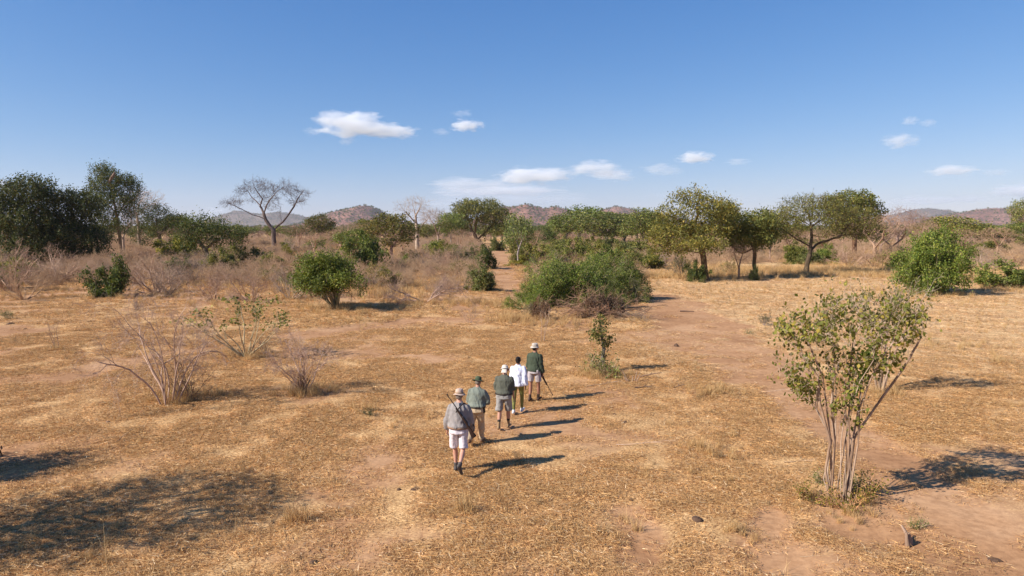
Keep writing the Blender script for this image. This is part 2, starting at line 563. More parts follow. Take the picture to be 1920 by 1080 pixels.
HILLS = [   # distance, seed, material, ridge profile in picture positions, label
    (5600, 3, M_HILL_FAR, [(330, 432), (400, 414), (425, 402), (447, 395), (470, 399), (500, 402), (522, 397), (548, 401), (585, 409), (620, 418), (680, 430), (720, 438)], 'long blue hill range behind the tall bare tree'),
    (3300, 5, M_HILL, [(545, 436), (590, 421), (615, 404), (640, 395), (664, 391), (685, 385), (706, 392), (724, 403), (742, 413), (790, 424), (840, 436)], 'rounded brown hill between the two bare trees'),
    (3000, 7, M_HILL, [(820, 436), (880, 416), (925, 397), (944, 388), (966, 388), (985, 383), (1004, 388), (1022, 392), (1040, 388), (1060, 394), (1085, 402), (1130, 414), (1200, 436)], 'broad stony hill in the middle of the horizon'),
    (4300, 9, M_HILL, [(1080, 434), (1112, 402), (1130, 393), (1155, 388), (1180, 392), (1205, 401), (1240, 402), (1270, 410), (1330, 434)], 'low rounded hill behind the row of green trees'),
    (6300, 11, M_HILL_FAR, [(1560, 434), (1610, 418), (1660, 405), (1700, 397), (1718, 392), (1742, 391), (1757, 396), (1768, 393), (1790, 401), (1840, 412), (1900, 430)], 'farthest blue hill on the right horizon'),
    (3800, 13, M_HILL, [(1660, 436), (1740, 410), (1790, 401), (1830, 396), (1850, 391), (1885, 392), (1915, 396), (1980, 402), (2060, 410), (2180, 436)], 'reddish hill on the right horizon'),
]
hill_pts = []
for (Y, seed, mt, prof, lab) in HILLS:
    s = mpp(Y)
    X0 = (prof[0][0] - 960) * s; X1 = (prof[-1][0] - 960) * s
    n1_, n2_ = 190, 46
    xx = np.linspace(X0, X1, n1_); tt = np.linspace(-1, 1, n2_)
    pu = np.array([(p[0] - 960) * s for p in prof]); pz = np.array([zat(p[1], Y) for p in prof])
    base = np.interp(xx, pu, np.maximum(pz, 0))
    depth = 520.0
    XX, TT = np.meshgrid(xx, tt)
    BB = np.interp(XX, pu, np.maximum(pz, 0))
    YY = Y + TT * depth
    prof_y = np.cos(TT * math.pi / 2) ** 1.3
    nz = fbm(XX, YY, 170, seed, 5, .55) - .5
    ridge = 1 - np.abs(2 * fbm(XX, YY, 120, seed + 50, 4, .5) - 1)
    ZZ = BB * prof_y * (1 + nz * .35 * (np.abs(TT) + .12)) + (ridge - .75) * 26 * prof_y * np.minimum(BB / 60, 1) * (np.abs(TT) * 1.2 + .12)
    ZZ = np.where(np.abs(TT) >= .999, -8, ZZ)
    Vh = np.stack([XX, YY, ZZ], -1).reshape(-1, 3)
    ii = (np.arange(n2_ - 1)[:, None] * n1_ + np.arange(n1_ - 1)[None]).ravel()
    o = link('hill', mk_mesh('hill', Vh, [np.stack([ii, ii + 1, ii + n1_ + 1, ii + n1_], 1)], [mt], smooth_=True))
    tag(o, lab, None, None, 'structure')
    rg = np.random.default_rng(seed)
    k = 1500
    a_ = rg.integers(0, n1_ - 1, k); b_ = rg.integers(0, n2_ // 2 + 4, k)
    q = Vh.reshape(n2_, n1_, 3)[b_, a_] + rg.uniform(-4, 4, (k, 3)) * np.array([1, 1, 0])
    hill_pts.append(q[q[:, 2] > 4])

# ------------------------------------------------------------------ scattering of uncountable growth
def scatter(name, pts, rot, scl, idx, sources, label):
    hid = bpy.data.collections.new(name + '_sources')
    for k, (me) in enumerate(sources):
        o = bpy.data.objects.new('%s_piece_%02d' % (name, k), me); hid.objects.link(o)
    me = bpy.data.meshes.new(name)
    me.vertices.add(len(pts)); me.vertices.foreach_set('co', np.asarray(pts, np.float32).ravel())
    for nm, arr, ty in (('rot', rot, 'FLOAT'), ('scl', scl, 'FLOAT'), ('idx', idx, 'INT')):
        at_ = me.attributes.new(nm, ty, 'POINT'); at_.data.foreach_set('value', np.asarray(arr, np.float32 if ty == 'FLOAT' else np.int32))
    me.update()
    o = link(name, me)
    ng = bpy.data.node_groups.new(name, 'GeometryNodeTree')
    ng.interface.new_socket('Geometry', in_out='INPUT', socket_type='NodeSocketGeometry')
    ng.interface.new_socket('Geometry', in_out='OUTPUT', socket_type='NodeSocketGeometry')
    gi = ng.nodes.new('NodeGroupInput'); go = ng.nodes.new('NodeGroupOutput')
    ci = ng.nodes.new('GeometryNodeCollectionInfo'); ci.inputs[0].default_value = hid
    ci.inputs[1].default_value = True; ci.inputs[2].default_value = True
    ip = ng.nodes.new('GeometryNodeInstanceOnPoints'); ip.inputs['Pick Instance'].default_value = True
    def attr(nm, ty):
        a_ = ng.nodes.new('GeometryNodeInputNamedAttribute'); a_.data_type = ty; a_.inputs[0].default_value = nm
        return a_.outputs[0]
    cx = ng.nodes.new('ShaderNodeCombineXYZ')
    ng.links.new(attr('rot', 'FLOAT'), cx.inputs[2])
    er = ng.nodes.new('FunctionNodeEulerToRotation'); ng.links.new(cx.outputs[0], er.inputs[0])
    ng.links.new(gi.outputs[0], ip.inputs['Points'])
    ng.links.new(ci.outputs[0], ip.inputs['Instance'])
    ng.links.new(attr('idx', 'INT'), ip.inputs['Instance Index'])
    ng.links.new(er.outputs[0], ip.inputs['Rotation'])
    ng.links.new(attr('scl', 'FLOAT'), ip.inputs['Scale'])
    ng.links.new(ip.outputs[0], go.inputs[0])
    mod = o.modifiers.new('scatter', 'NODES'); mod.node_group = ng
    tag(o, label, None, None, 'stuff')
    return o

def blades(rng, n, spread, hmin, hmax, width, lean, nseg=3, flat=False, wmin=.6):
    """ribbon blades, each its own island"""
    ang = rng.uniform(0, 2 * math.pi, n)
    rr = spread * np.sqrt(rng.uniform(0, 1, n))
    a2 = rng.uniform(0, 2 * math.pi, n)
    root = np.stack([np.cos(ang) * rr, np.sin(ang) * rr, np.zeros(n)], 1)
    h = rng.uniform(hmin, hmax, n)
    out_ = np.stack([np.cos(a2), np.sin(a2), np.zeros(n)], 1)
    if flat:
        el = rng.uniform(-.04, .28, n)
        d = out_ * np.cos(el)[:, None] + np.array([0, 0, 1]) * np.sin(el)[:, None]
        root[:, 2] = rng.uniform(.004, .035, n)
    else:
        ln = np.abs(rng.normal(0, lean, n))
        d = nrm(out_ * ln[:, None] + np.array([0, 0, 1]))
    side = nrm(np.cross(d, nrm(rng.normal(0, 1, (n, 3)) + (np.array([0, 0, 2.0]) if flat else 0))))
    w = width * rng.uniform(wmin, 1.4, n)
    Vs = []
    p = root.copy(); dd = d.copy()
    bend = rng.normal(0, .25, (n, 3)) * np.array([1, 1, .2]) + np.array([0, 0, -.12 if flat else -.18])
    for s in range(nseg + 1):
        ww = w * (1 - .85 * s / nseg)
        Vs.append(p - side * ww[:, None] * .5); Vs.append(p + side * ww[:, None] * .5)
        dd = nrm(dd + bend / nseg * 1.6)
        p = p + dd * (h / nseg)[:, None]
    Va = np.stack(Vs, 1)
    k = (nseg + 1) * 2
    if flat: Va[:, :, 2] = np.maximum(Va[:, :, 2], .003)
    b = (np.arange(n) * k)[:, None]
    Fs = [np.concatenate([b + 2 * s, b + 2 * s + 1, b + 2 * s + 3, b + 2 * s + 2], 1) for s in range(nseg)]
    return Va.reshape(-1, 3), np.concatenate(Fs)

rng = np.random.default_rng(11)
litter_src = []; litter_pale = []
for k in range(8):
    Va, Fa = blades(rng, 84, .32, .04, .19, .0085, 0, 2, flat=True)
    if k < 4:
        Vb, Fb = blades(rng, 14, .30, .03, .10, .008, .9, 2)
    else:
        Vb, Fb = blades(rng, 8, .3, .03, .07, .012, 1.2, 2)
    nl = 9; Cl = np.stack([rng.normal(0, .2, nl), rng.normal(0, .2, nl), rng.uniform(.008, .03, nl)], 1)
    Vl_, Fl_ = leaf_faces(rng, Cl, .032, .6, up=2.0); Vl_[:, 2] = np.maximum(Vl_[:, 2], .003)
    litter_src.append(mk_mesh('straw_clump', np.concatenate([Va, Vb, Vl_]), [Fa, Fb + len(Va), Fl_ + len(Va) + len(Vb)], [M_STRAW, M_LITTER], [0, 0, 1]))
    if k < 4: litter_pale.append(mk_mesh('pale_straw_clump', np.concatenate([Va, Vb]), [Fa, Fb + len(Va)], [M_STRAW_PALE]))

def wedge(rng, n, y0, y1, margin=1.25, pw=1.0):
    t = rng.uniform(0, 1, n)
    y = np.sqrt(y0 ** 2 + (y1 ** 2 - y0 ** 2) * t)
    x = rng.uniform(-1, 1, n) * (y * .75 * margin + 2.5)
    return x, y

xa, ya = wedge(rng, 46000, 7.5, 36)
xb, yb = wedge(rng, 34000, 36, 95, 1.12)
x = np.concatenate([xa, xb]); y = np.concatenate([ya, yb])
p = straw(x, y)
clump = fbm(x, y, 1.1, 21, 3)
keep = rng.uniform(0, 1, len(x)) < (p * 1.0 * smooth(.34, .56, clump) + .08 * p + .025)
x, y = x[keep], y[keep]
sc = np.where(y < 36, rng.uniform(.7, 1.25, len(x)), rng.uniform(1.3, 2.3, len(x)))
scatter('straw_litter', np.stack([x, y, gz(x, y) + .002], 1), rng.uniform(0, 6.28, len(x)), sc, np.where(rng.uniform(0, 1, len(x)) < palef(x, y), rng.integers(8, 12, len(x)), rng.integers(0, 8, len(x))), litter_src + litter_pale,
        'flattened golden straw lying over the reddish soil')

# standing dry grass
tuft_src = []
for k in range(6):
    Va, Fa = blades(rng, 60 if k < 4 else 34, .16 if k < 4 else .1, .18, .55, .010, .35, 3)
    tuft_src.append(mk_mesh('grass_tuft', Va, [Fa], [M_GRASS if k < 4 else M_GRASS_OLD]))
TUFT = []          # filled by the plants below: x, y, scale, spread, count
def tufts(u, v, wpx, n, sc=1.0, hpx=None, old=.2):
    X, Y = gnd(u, v); s = mpp(Y)
    TUFT.append((X, Y, wpx * s, n, sc, (hpx or wpx * .5) * s * 3, old))

# ------------------------------------------------------------------ plant builders
def mesh_branches(P, par, Rr, thr, big_sides=7, small_sides=3):
    big = Rr > thr
    out_ = []
    for mk_, sd in ((big, big_sides), (~big, small_sides)):
        if (mk_ & (par >= 0)).any(): out_.append(tubes(P, par, Rr, sd, mk_))
        else: out_.append((np.zeros((0, 3)), np.zeros((0, 4), int)))
    return out_

def make_tree(name, seed, polys, ells, ncl, npc, sig, step, di, dk, trunk_r, tip_r=.012, leaves=4, leaf=.16, lsig=.25,
              leafmat=None, barkmat=None, twigs=0, twiglen=.8, thr=None, hang=0, trop=.0, aspect=.55, wob=.12, lprob=1.0, lshift=0.0):
    rng = np.random.default_rng(seed)
    P0, par0 = skeleton(polys, step)
    attr = clusters(rng, ells, ncl, npc, sig)
    P, par = colonize(rng, P0, par0, attr, step, di, dk, trop=trop, wob=wob)
    Rr, nch = pipe(par, tip_r, trunk_r)
    # root flare
    low = np.clip(1 - P[:, 2] / (trunk_r * 3.2), 0, 1); Rr = Rr * (1 + .45 * low * (Rr > trunk_r * .6))
    thr = thr or trunk_r * .13
    (Vb, Fb), (Vs, Fs) = mesh_branches(P, par, Rr, thr)
    root = empty(name)
    link('trunk', mk_mesh('trunk', Vb, [Fb], [barkmat or M_BARK_GREY], smooth_=True), root)
    Vl = [Vs]; Ff = [Fs]; mi = [0]; off = len(Vs)
    thin = np.nonzero(Rr < thr * .75)[0]
    has = par >= 0
    Dn = np.zeros_like(P); Dn[has] = nrm(P[has] - P[par[has]])
    if twigs:
        src = np.repeat(thin, twigs)
        dd = nrm(Dn[src] * .8 + rng.normal(0, .6, (len(src), 3)) + np.array([0, 0, .12 - hang * .4]))
        Pt, pt, Rt, lt, Dt = grow(rng, P[src], dd, rng.uniform(.5, 1.2, len(src)) * twiglen, np.full(len(src), tip_r * .8),
                                  [dict(nseg=3, wob=.22, trop=.05 - hang * .3, taper=.5, n=2, tmin=.2, ang=(25, 60), ratio=.6, rratio=.8), dict(nseg=2, wob=.2, taper=.5)])
        Vt, Ft = tubes(Pt, pt, Rt, 3)
        Vl.append(Vt); Ff.append(Ft + off); mi.append(0); off += len(Vt)
    if leaves:
        # whole clumps of leaves come and go, so that gaps stay
        g = vnoise(P[thin, 0] + P[thin, 1] * .7, P[thin, 2] + P[thin, 1] * .4, sig * 2.2, seed)
        pr = lprob * (.55 + .9 * g)
        src = thin[rng.uniform(0, 1, len(thin)) < pr]
        src = np.repeat(src, leaves)
        C = P[src] + rng.normal(0, lsig, (len(src), 3)) * np.array([1, 1, .7 + hang]) + np.array([0, 0, lshift - hang * lsig])
        Vq, Fq = leaf_faces(rng, C, leaf, aspect, up=.5, hang=hang)
        Vl.append(Vq); Ff.append(Fq + off); mi.append(1)
    link('crown', mk_mesh('crown', np.concatenate(Vl), Ff, [barkmat or M_BARK_GREY, leafmat or M_LEAF], mi), root)
    return root

def make_shrub(name, seed, stems, tilt, length, rad, levels, leaves=0, leaf=.06, lsig=.06, leafmat=None, barkmat=None, base=.12,
               leaf_lev=2, aspect=.6, thick=None, hang=0.0, sides=(5, 3), zmin=None, lprob=1.0, azim=None, minz=.02):
    rng = np.random.default_rng(seed)
    az = rng.uniform(0, 2 * math.pi, stems) if azim is None else np.array(azim, float)
    tl = np.radians(rng.uniform(tilt[0], tilt[1], stems))
    d = np.stack([np.cos(az) * np.sin(tl), np.sin(az) * np.sin(tl), np.cos(tl)], 1)
    pos = np.stack([np.cos(az), np.sin(az), np.zeros(stems)], 1) * (base * rng.uniform(.2, 1, stems))[:, None]
    pos[:, 2] = -.04
    ln = rng.uniform(length[0], length[1], stems)
    rd = rng.uniform(rad[0], rad[1], stems)
    P, par, Rr, lev, D = grow(rng, pos, d, ln, rd, levels)
    P[:, 2] = np.where((lev > 0) | (par >= 0), np.maximum(P[:, 2], minz), P[:, 2])
    Rr = np.maximum(Rr, .0022)
    root = empty(name)
    sh = (thick or rad[0] * .5)
    (Vb, Fb), (Vs, Fs) = mesh_branches(P, par, Rr, sh, sides[0], sides[1])
    bm = barkmat or M_TWIG
    V2 = np.concatenate([Vb, Vs])
    link('branches', mk_mesh('branches', V2, [Fb, Fs + len(Vb)], [bm], smooth_=True), root)
    if leaves:
        thin = np.nonzero(lev >= leaf_lev)[0]
        if zmin: thin = thin[P[thin, 2] > zmin]
        g = vnoise(P[thin, 0] + P[thin, 1] * .7, P[thin, 2] + P[thin, 1] * .4, .35, seed)
        thin = thin[rng.uniform(0, 1, len(thin)) < lprob * (.45 + 1.1 * g)]
        src = np.repeat(thin, leaves)
        C = P[src] + rng.normal(0, lsig, (len(src), 3))
        C[:, 2] = np.maximum(C[:, 2], .03)
        Vq, Fq = leaf_faces(rng, C, leaf, aspect, up=.6, hang=hang)
        link('foliage', mk_mesh('foliage', Vq, [Fq], [leafmat or M_LEAF]), root)
    return root

def place(root, u, v, sx=1.0, sz=None, rz=0.0, label=None, cat=None, group=None, color=None, sy=None):
    X, Y = gnd(u, v)
    root.location = (X, Y, float(gz(X, Y)) - .01)
    root.scale = (sx, sy or sx, sz or sx)
    root.rotation_euler = (0, 0, rz)
    tag(root, label, cat, group)
    if color: set_color(root, color)
    return root
# ------------------------------------------------------------------ bush and tree kinds, each with a few individuals to copy
L3 = lambda tw=4, wob=.16, arch=.0: [dict(nseg=6, wob=wob, trop=-.02 if arch else .03, taper=.35, n=6, tmin=.25, ang=(20, 60), ratio=.52, rratio=.6, arch=bool(arch)),
                      dict(nseg=5, wob=.2, trop=.0, taper=.35, n=5, tmin=.2, ang=(25, 70), ratio=.5, rratio=.62),
                      dict(nseg=3, wob=.22, taper=.4, n=tw, tmin=.15, ang=(25, 70), ratio=.55, rratio=.7), dict(nseg=2, wob=.25, taper=.5)]
PROTO = {}
def dims(root):
    mn = np.array([1e9] * 3); mx = -mn
    for ch in root.children:
        a_ = np.empty(len(ch.data.vertices) * 3, np.float32); ch.data.vertices.foreach_get('co', a_); a_ = a_.reshape(-1, 3)
        lo = np.percentile(a_, 1.2, axis=0); hi = np.percentile(a_, 98.8, axis=0)
        mn = np.minimum(mn, lo); mx = np.maximum(mx, hi)
    return (mx[0] - mn[0] + mx[1] - mn[1]) / 2, mx[2]
def proto(kind, root):
    PROTO.setdefault(kind, []).append([root, *dims(root), 0])
for k in range(5):
    proto('bare', make_shrub('leafless_bush', 100 + k, 13, (8, 72), (1.0, 1.7), (.018, .03), L3(5), thick=.013))
for k in range(5):
    proto('green', make_shrub('green_bush', 120 + k, 12, (6, 80), (.75, 1.35), (.02, .03),
          [dict(nseg=5, wob=.16, trop=.03, taper=.35, n=7, tmin=.15, ang=(25, 70), ratio=.5, rratio=.6),
           dict(nseg=4, wob=.22, taper=.35, n=5, tmin=.15, ang=(25, 75), ratio=.5, rratio=.6), dict(nseg=2, wob=.25, taper=.5)],
          leaves=6, leaf=.085, lsig=.07, barkmat=M_BARK_GREY, thick=.014, leaf_lev=1))
for k in range(3):
    proto('sparse', make_shrub('thin_leaved_bush', 140 + k, 11, (8, 60), (1.0, 1.6), (.018, .03), L3(3),
          leaves=1, leaf=.06, lsig=.05, thick=.013, leaf_lev=2, lprob=.55))
for k in range(4):
    h = 4.6
    proto('tree', make_tree('leafy_tree', 160 + k, [[(0, 0, 0), (.1, .05, 1.2), (.15 - .1 * k, 0, 2.0)], [(.15 - .1 * k, 0, 1.6), (-.9, .3, 2.8)], [(.15 - .1 * k, 0, 1.8), (.8, -.4, 3.0)]],
          [(0, 0, 3.5, 2.1, 2.0, 1.5, 3), (-1.0, .4, 3.0, 1.3, 1.3, 1.0, 1), (1.0, -.5, 2.9, 1.4, 1.3, 1.0, 1)], 60, 26, .36, .2, 1.2, .24, .13,
          leaves=7, leaf=.19, lsig=.2, leafmat=M_LEAF))
for k in range(3):
    proto('baretree', make_tree('bare_tree', 170 + k, [[(0, 0, 0), (.05, 0, 1.4), (.1, 0, 2.4)], [(.05, 0, 1.6), (-.7, .3, 3.0)], [(.1, 0, 2.0), (.8, -.2, 3.2)]],
          [(0, 0, 4.0, 1.9, 1.8, 1.6, 3)], 60, 12, .3, .2, 1.3, .25, .13, leaves=0, twigs=1, twiglen=.55, barkmat=M_TWIG))

def put(kind, u, v, vtop, wpx, label=None, cat=None, group=None, color=(1, 1, 1), var=None, rz=None, xyz=None):
    vs = PROTO[kind]
    rr = random.Random(int(u * 7 + v * 131))
    k = rr.randrange(len(vs)) if var is None else var % len(vs)
    root, w, h, used = vs[k]
    o = root if not used else copy_tree(root)
    vs[k][3] = 1
    X, Y = gnd(u, v) if xyz is None else xyz[:2]
    s = mpp(Y)
    W = wpx * s; Hh = max(.2, zat(vtop, Y)) if xyz is None else xyz[2]
    o.location = (X, Y, float(gz(X, Y)) - .02)
    o.scale = (W / w, W / w, Hh / h)
    o.rotation_euler = (0, 0, rr.uniform(0, 6.28) if rz is None else rz)
    tag(o, label, cat or {'bare': 'bush', 'green': 'bush', 'sparse': 'bush', 'tree': 'tree', 'baretree': 'tree'}[kind], group)
    set_color(o, color)
    return o

GREEN = (1.35, 1.22, .92); BRIGHT = (1.4, 1.5, 1.0); OLIVE = (1.55, 1.3, 1.15); DARK = (.6, .62, .7); YEL = (2.0, 1.6, .9); GREYG = (1.25, 1.15, 1.35)
PINK = (1.08, .93, .86); GREY = (.88, .84, .82); DKG = (.55, .52, .52); TAN = (1.05, .88, .68)

# ---- trees of their own shape (picture-measured proportions, real depth)
def hero(u0, v0):
    Y = gnd(u0, v0)[1]; s = mpp(Y)
    rr = np.random.default_rng(int(u0))
    def pl(*pts, y=0.0):
        out_ = []
        for k, p in enumerate(pts):
            yo = y * k / max(1, len(pts) - 1)
            out_.append(((p[0] - u0) * s, yo, (v0 - p[1]) * s))
        return out_
    def el(u, v, ru, rv, y=0, w=1, ry=None):
        return ((u - u0) * s, y, (v0 - v) * s, ru * s, (ry or ru * .85) * s, rv * s, w)
    return s, pl, el

# tall bare tree, left
u0, v0 = 515, 470
s, pl, el = hero(u0, v0)
t = make_tree('bare_tree', 1, [pl((515, 470), (514, 450), (514, 432), (507, 423), (500, 412), (497, 401)),
        pl((514, 432), (520, 424), (530, 416), (539, 403), (550, 386), (557, 370), (567, 356), y=2.5),
        pl((500, 412), (492, 407), (479, 403), (463, 394), (450, 387), (437, 381), y=-2.5),
        pl((497, 401), (489, 386), (479, 377), (468, 369), (461, 360), (453, 353), y=3.5),
        pl((497, 401), (504, 388), (513, 377), (524, 368), (534, 361), y=-3.5),
        pl((490, 388), (496, 373), (487, 360), (483, 352), (481, 341), y=-1.0),
        pl((551, 385), (563, 380), (578, 379), y=-2), pl((530, 416), (524, 400), (523, 390), y=2)],
      [el(460, 368, 20, 16, 2), el(483, 352, 22, 14, 0), el(512, 362, 20, 16, -2), el(540, 358, 22, 16, 0), el(560, 368, 16, 14, 2), el(447, 384, 16, 8, -2), el(563, 380, 14, 6, -1, .6), el(505, 380, 26, 14, 0, .6)],
      120, 12, .55, .42, 3.0, .5, .52, tip_r=.02, leaves=0, twigs=2, twiglen=1.1, thr=.10, barkmat=bark_mat('bark_dead_tree', (.085, .058, .045), (.19, .135, .11), 3))
place(t, u0, v0, label='tall leafless tree with wide forked limbs rising above the scrub before the blue hill', cat='tree')

# pink-stemmed bare tree
u0, v0 = 783, 474
s, pl, el = hero(u0, v0)
t = make_tree('bare_tree', 2, [pl((783, 474), (782, 455), (783, 434), (781, 420), (780, 405), (777, 392)), pl((783, 434), (792, 420), (803, 409), y=2),
        pl((781, 420), (770, 405), (760, 394), y=-2), pl((783, 458), (776, 445), (771, 438), y=1), pl((780, 405), (789, 390), (793, 380), y=-1)],
      [el(779, 392, 24, 18, 0, 2), el(800, 403, 18, 14, 1), el(762, 393, 16, 14, -1), el(784, 380, 18, 8, 0)],
      90, 9, .55, .4, 3.0, .5, .42, tip_r=.018, leaves=0, twigs=1, twiglen=1.0, thr=.08, barkmat=M_TWIG)
place(t, u0, v0, label='slender pinkish bare tree with fine upright branches, just left of the big round green tree', cat='tree')

# big green tree with red-brown limbs
u0, v0 = 895, 458
s, pl, el = hero(u0, v0)
t = make_tree('spreading_tree', 3, [pl((893, 458), (893, 448), (890, 440), (884, 430), (876, 424), (866, 420)), pl((893, 450), (905, 440), (915, 430), (925, 420), y=3),
        pl((890, 440), (893, 420), (895, 405), y=-3), pl((906, 456), (910, 444), (905, 432), y=4), pl((884, 430), (878, 412), (872, 400), y=3)],
      [el(893, 400, 48, 22, 0, 4), el(855, 420, 22, 20, 2, 1.6), el(930, 412, 26, 24, -2, 2), el(880, 388, 26, 12, 0, 1.5), el(908, 388, 24, 11, 0, 1.5), el(945, 402, 10, 9, 0, .6)],
      230, 20, .9, .6, 4, .75, .7, tip_r=.02, leaves=9, leaf=.5, lsig=.5, thr=.16, leafmat=M_LEAF_OLIVE, barkmat=M_BARK_BROWN, hang=.25)
place(t, u0, v0, label='big round-crowned green tree with reddish limbs in front of the middle hill', cat='tree', color=(.95, 1.0, .9))

# right-hand group
u0, v0 = 1322, 526
s, pl, el = hero(u0, v0)
t = make_tree('spreading_tree', 4, [pl((1323, 526), (1321, 505), (1318, 483), (1315, 470)), pl((1315, 470), (1304, 473), (1289, 470), (1276, 466), y=-1),
        pl((1315, 470), (1307, 459), (1299, 446), (1292, 431), (1284, 420), (1274, 413), y=1), pl((1316, 474), (1320, 457), (1326, 440), (1333, 425), y=-1),
        pl((1318, 478), (1322, 468), (1335, 461), (1348, 465), (1358, 471), y=1.5), pl((1292, 431), (1300, 415), (1305, 400), (1300, 385), y=-.6), pl((1292, 431), (1270, 437), (1255, 445), y=.8)],
      [el(1288, 370, 34, 12, 0, 1.6), el(1258, 402, 26, 18, .4, 1.6), el(1322, 390, 36, 20, -.4, 2.4), el(1238, 448, 26, 26, 0, 2.4), el(1265, 468, 26, 10, 0, .8), el(1290, 428, 44, 16, .6, 1.8), el(1340, 425, 30, 20, 0, 1.5), el(1300, 458, 54, 12, -1, 2.0), el(1365, 395, 22, 12, 1, .9)],
      270, 22, .36, .26, 1.6, .32, .30, tip_r=.012, leaves=8, leaf=.20, lsig=.19, thr=.07, leafmat=M_LEAF_OLIVE, barkmat=M_BARK_BROWN, hang=.7)
place(t, u0, v0, label='tallest rounded green tree with dark trunk and low side limb, left of the right-hand grove', cat='tree', color=(1.2, 1.16, .82))

u0, v0 = 1417, 522
s, pl, el = hero(u0, v0)
t = make_tree('spreading_tree', 5, [pl((1417, 522), (1416, 510), (1413, 497), (1414, 480), (1413, 469)), pl((1413, 470), (1406, 467), (1398, 472), (1388, 475), (1378, 471), (1368, 462), (1364, 456), y=-.8),
        pl((1413, 469), (1425, 455), (1435, 445), y=.8), pl((1413, 469), (1404, 450), (1396, 435), y=.4)],
      [el(1400, 425, 46, 24, 0, 3), el(1432, 440, 26, 24, .5, 1.8), el(1372, 440, 26, 20, -.5, 1.6), el(1405, 452, 44, 12, 0, 1.5), el(1420, 410, 22, 12, 0, 1)],
      200, 18, .42, .26, 1.6, .32, .2, tip_r=.012, leaves=11, leaf=.21, lsig=.2, thr=.06, leafmat=M_LEAF_OLIVE, barkmat=M_BARK_BROWN, hang=.5)
place(t, u0, v0, label='low green tree with thin trunk and a looping bare lower limb, between two larger trees', cat='tree', color=(.92, 1.02, .78))

u0, v0 = 1512, 514
s, pl, el = hero(u0, v0)
t = make_tree('umbrella_tree', 6, [pl((1511, 514), (1513, 495), (1517, 477), (1518, 468)), pl((1518, 468), (1519, 455), (1521, 445), (1519, 425), (1514, 400), (1508, 390), y=.5),
        pl((1517, 475), (1523, 467), (1532, 459), (1542, 455), (1556, 452), (1571, 446), (1589, 442), (1608, 440), y=1.6), pl((1571, 446), (1580, 434), (1592, 422), (1605, 415), y=.8),
        pl((1518, 462), (1503, 455), (1489, 449), (1478, 442), (1467, 436), (1457, 429), (1447, 423), y=-1.2), pl((1519, 425), (1535, 410), (1550, 398), y=-1.4), pl((1519, 425), (1500, 412), (1484, 404), y=1.4), pl((1519, 440), (1534, 446), (1540, 430), y=-1.6)],
      [el(1500, 392, 38, 20, 0, 2), el(1545, 395, 46, 22, .6, 2.6), el(1595, 412, 48, 24, 1.2, 3), el(1455, 412, 30, 20, -1, 1.8), el(1525, 420, 70, 22, 0, 2.4), el(1622, 428, 32, 24, 1, 1.8), el(1530, 380, 40, 12, 0, 1)],
      420, 13, .42, .27, 1.7, .32, .27, tip_r=.011, leaves=7, leaf=.17, lsig=.22, thr=.07, leafmat=M_LEAF_OLIVE, barkmat=bark_mat('bark_umbrella', (.05, .030, .024), (.13, .085, .062), 4), twigs=1, twiglen=.55, lprob=.72)
place(t, u0, v0, label='wide half-bare tree with long horizontal limbs and a leaning trunk in pale grass', cat='tree', color=(1.08, 1.14, .86))

u0, v0 = 1602, 486
s, pl, el = hero(u0, v0)
t = make_tree('spreading_tree', 7, [pl((1602, 486), (1601, 460), (1600, 430), (1598, 400)), pl((1600, 440), (1620, 415), (1630, 400), y=2), pl((1600, 430), (1580, 405), (1570, 392), y=-1)],
      [el(1590, 378, 40, 16, 0, 2.4), el(1618, 400, 30, 24, 1, 2.4), el(1632, 425, 18, 22, 1, 1.6), el(1570, 392, 28, 18, 0, 1.4), el(1600, 420, 34, 26, 1, 1.5)],
      170, 18, .7, .40, 2.6, .5, .38, tip_r=.016, leaves=10, leaf=.34, lsig=.28, thr=.1, leafmat=M_LEAF, barkmat=M_BARK_BROWN)
place(t, u0, v0, label='dense green tree whose crown shows above and behind the half-bare umbrella tree', cat='tree', color=(1.25, 1.12, .95))

# dark creeper-hung trees on the left
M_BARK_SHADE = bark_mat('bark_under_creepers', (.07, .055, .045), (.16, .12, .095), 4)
def dark(u0, v0, seed, polys, ells, label, n=150, color=(1, 1, 1), lf=.30, mat_=None, leaves=7, tr=.4, sig=.6, **kw):
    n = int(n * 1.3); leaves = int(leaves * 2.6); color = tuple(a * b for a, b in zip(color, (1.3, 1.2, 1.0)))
    s, pl, el = hero(u0, v0)
    t = make_tree('evergreen_tree', seed, [pl(*p) for p in polys], [el(*e) for e in ells], n, 16, sig, .42, 2.6, .55, tr, tip_r=.02,
                  leaves=leaves, leaf=lf, lsig=.30, thr=.12, leafmat=mat_ or M_LEAF_DARK, barkmat=M_BARK_SHADE, hang=.8, aspect=.45, **kw)
    return place(t, u0, v0, label=label, cat='tree', color=color)
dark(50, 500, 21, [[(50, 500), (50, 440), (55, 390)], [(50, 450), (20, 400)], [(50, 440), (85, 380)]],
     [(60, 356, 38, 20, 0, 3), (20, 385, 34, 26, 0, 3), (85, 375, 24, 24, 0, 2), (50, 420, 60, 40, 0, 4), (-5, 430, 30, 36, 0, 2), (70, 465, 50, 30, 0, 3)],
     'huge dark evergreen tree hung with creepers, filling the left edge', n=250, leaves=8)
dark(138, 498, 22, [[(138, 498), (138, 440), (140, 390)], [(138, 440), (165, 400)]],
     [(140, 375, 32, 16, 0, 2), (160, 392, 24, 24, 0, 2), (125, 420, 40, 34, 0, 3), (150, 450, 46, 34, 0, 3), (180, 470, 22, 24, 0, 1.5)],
     'dark dense evergreen tree between the left-edge tree and the tall creeper tower', n=180, leaves=8, color=(.9, .9, .9))
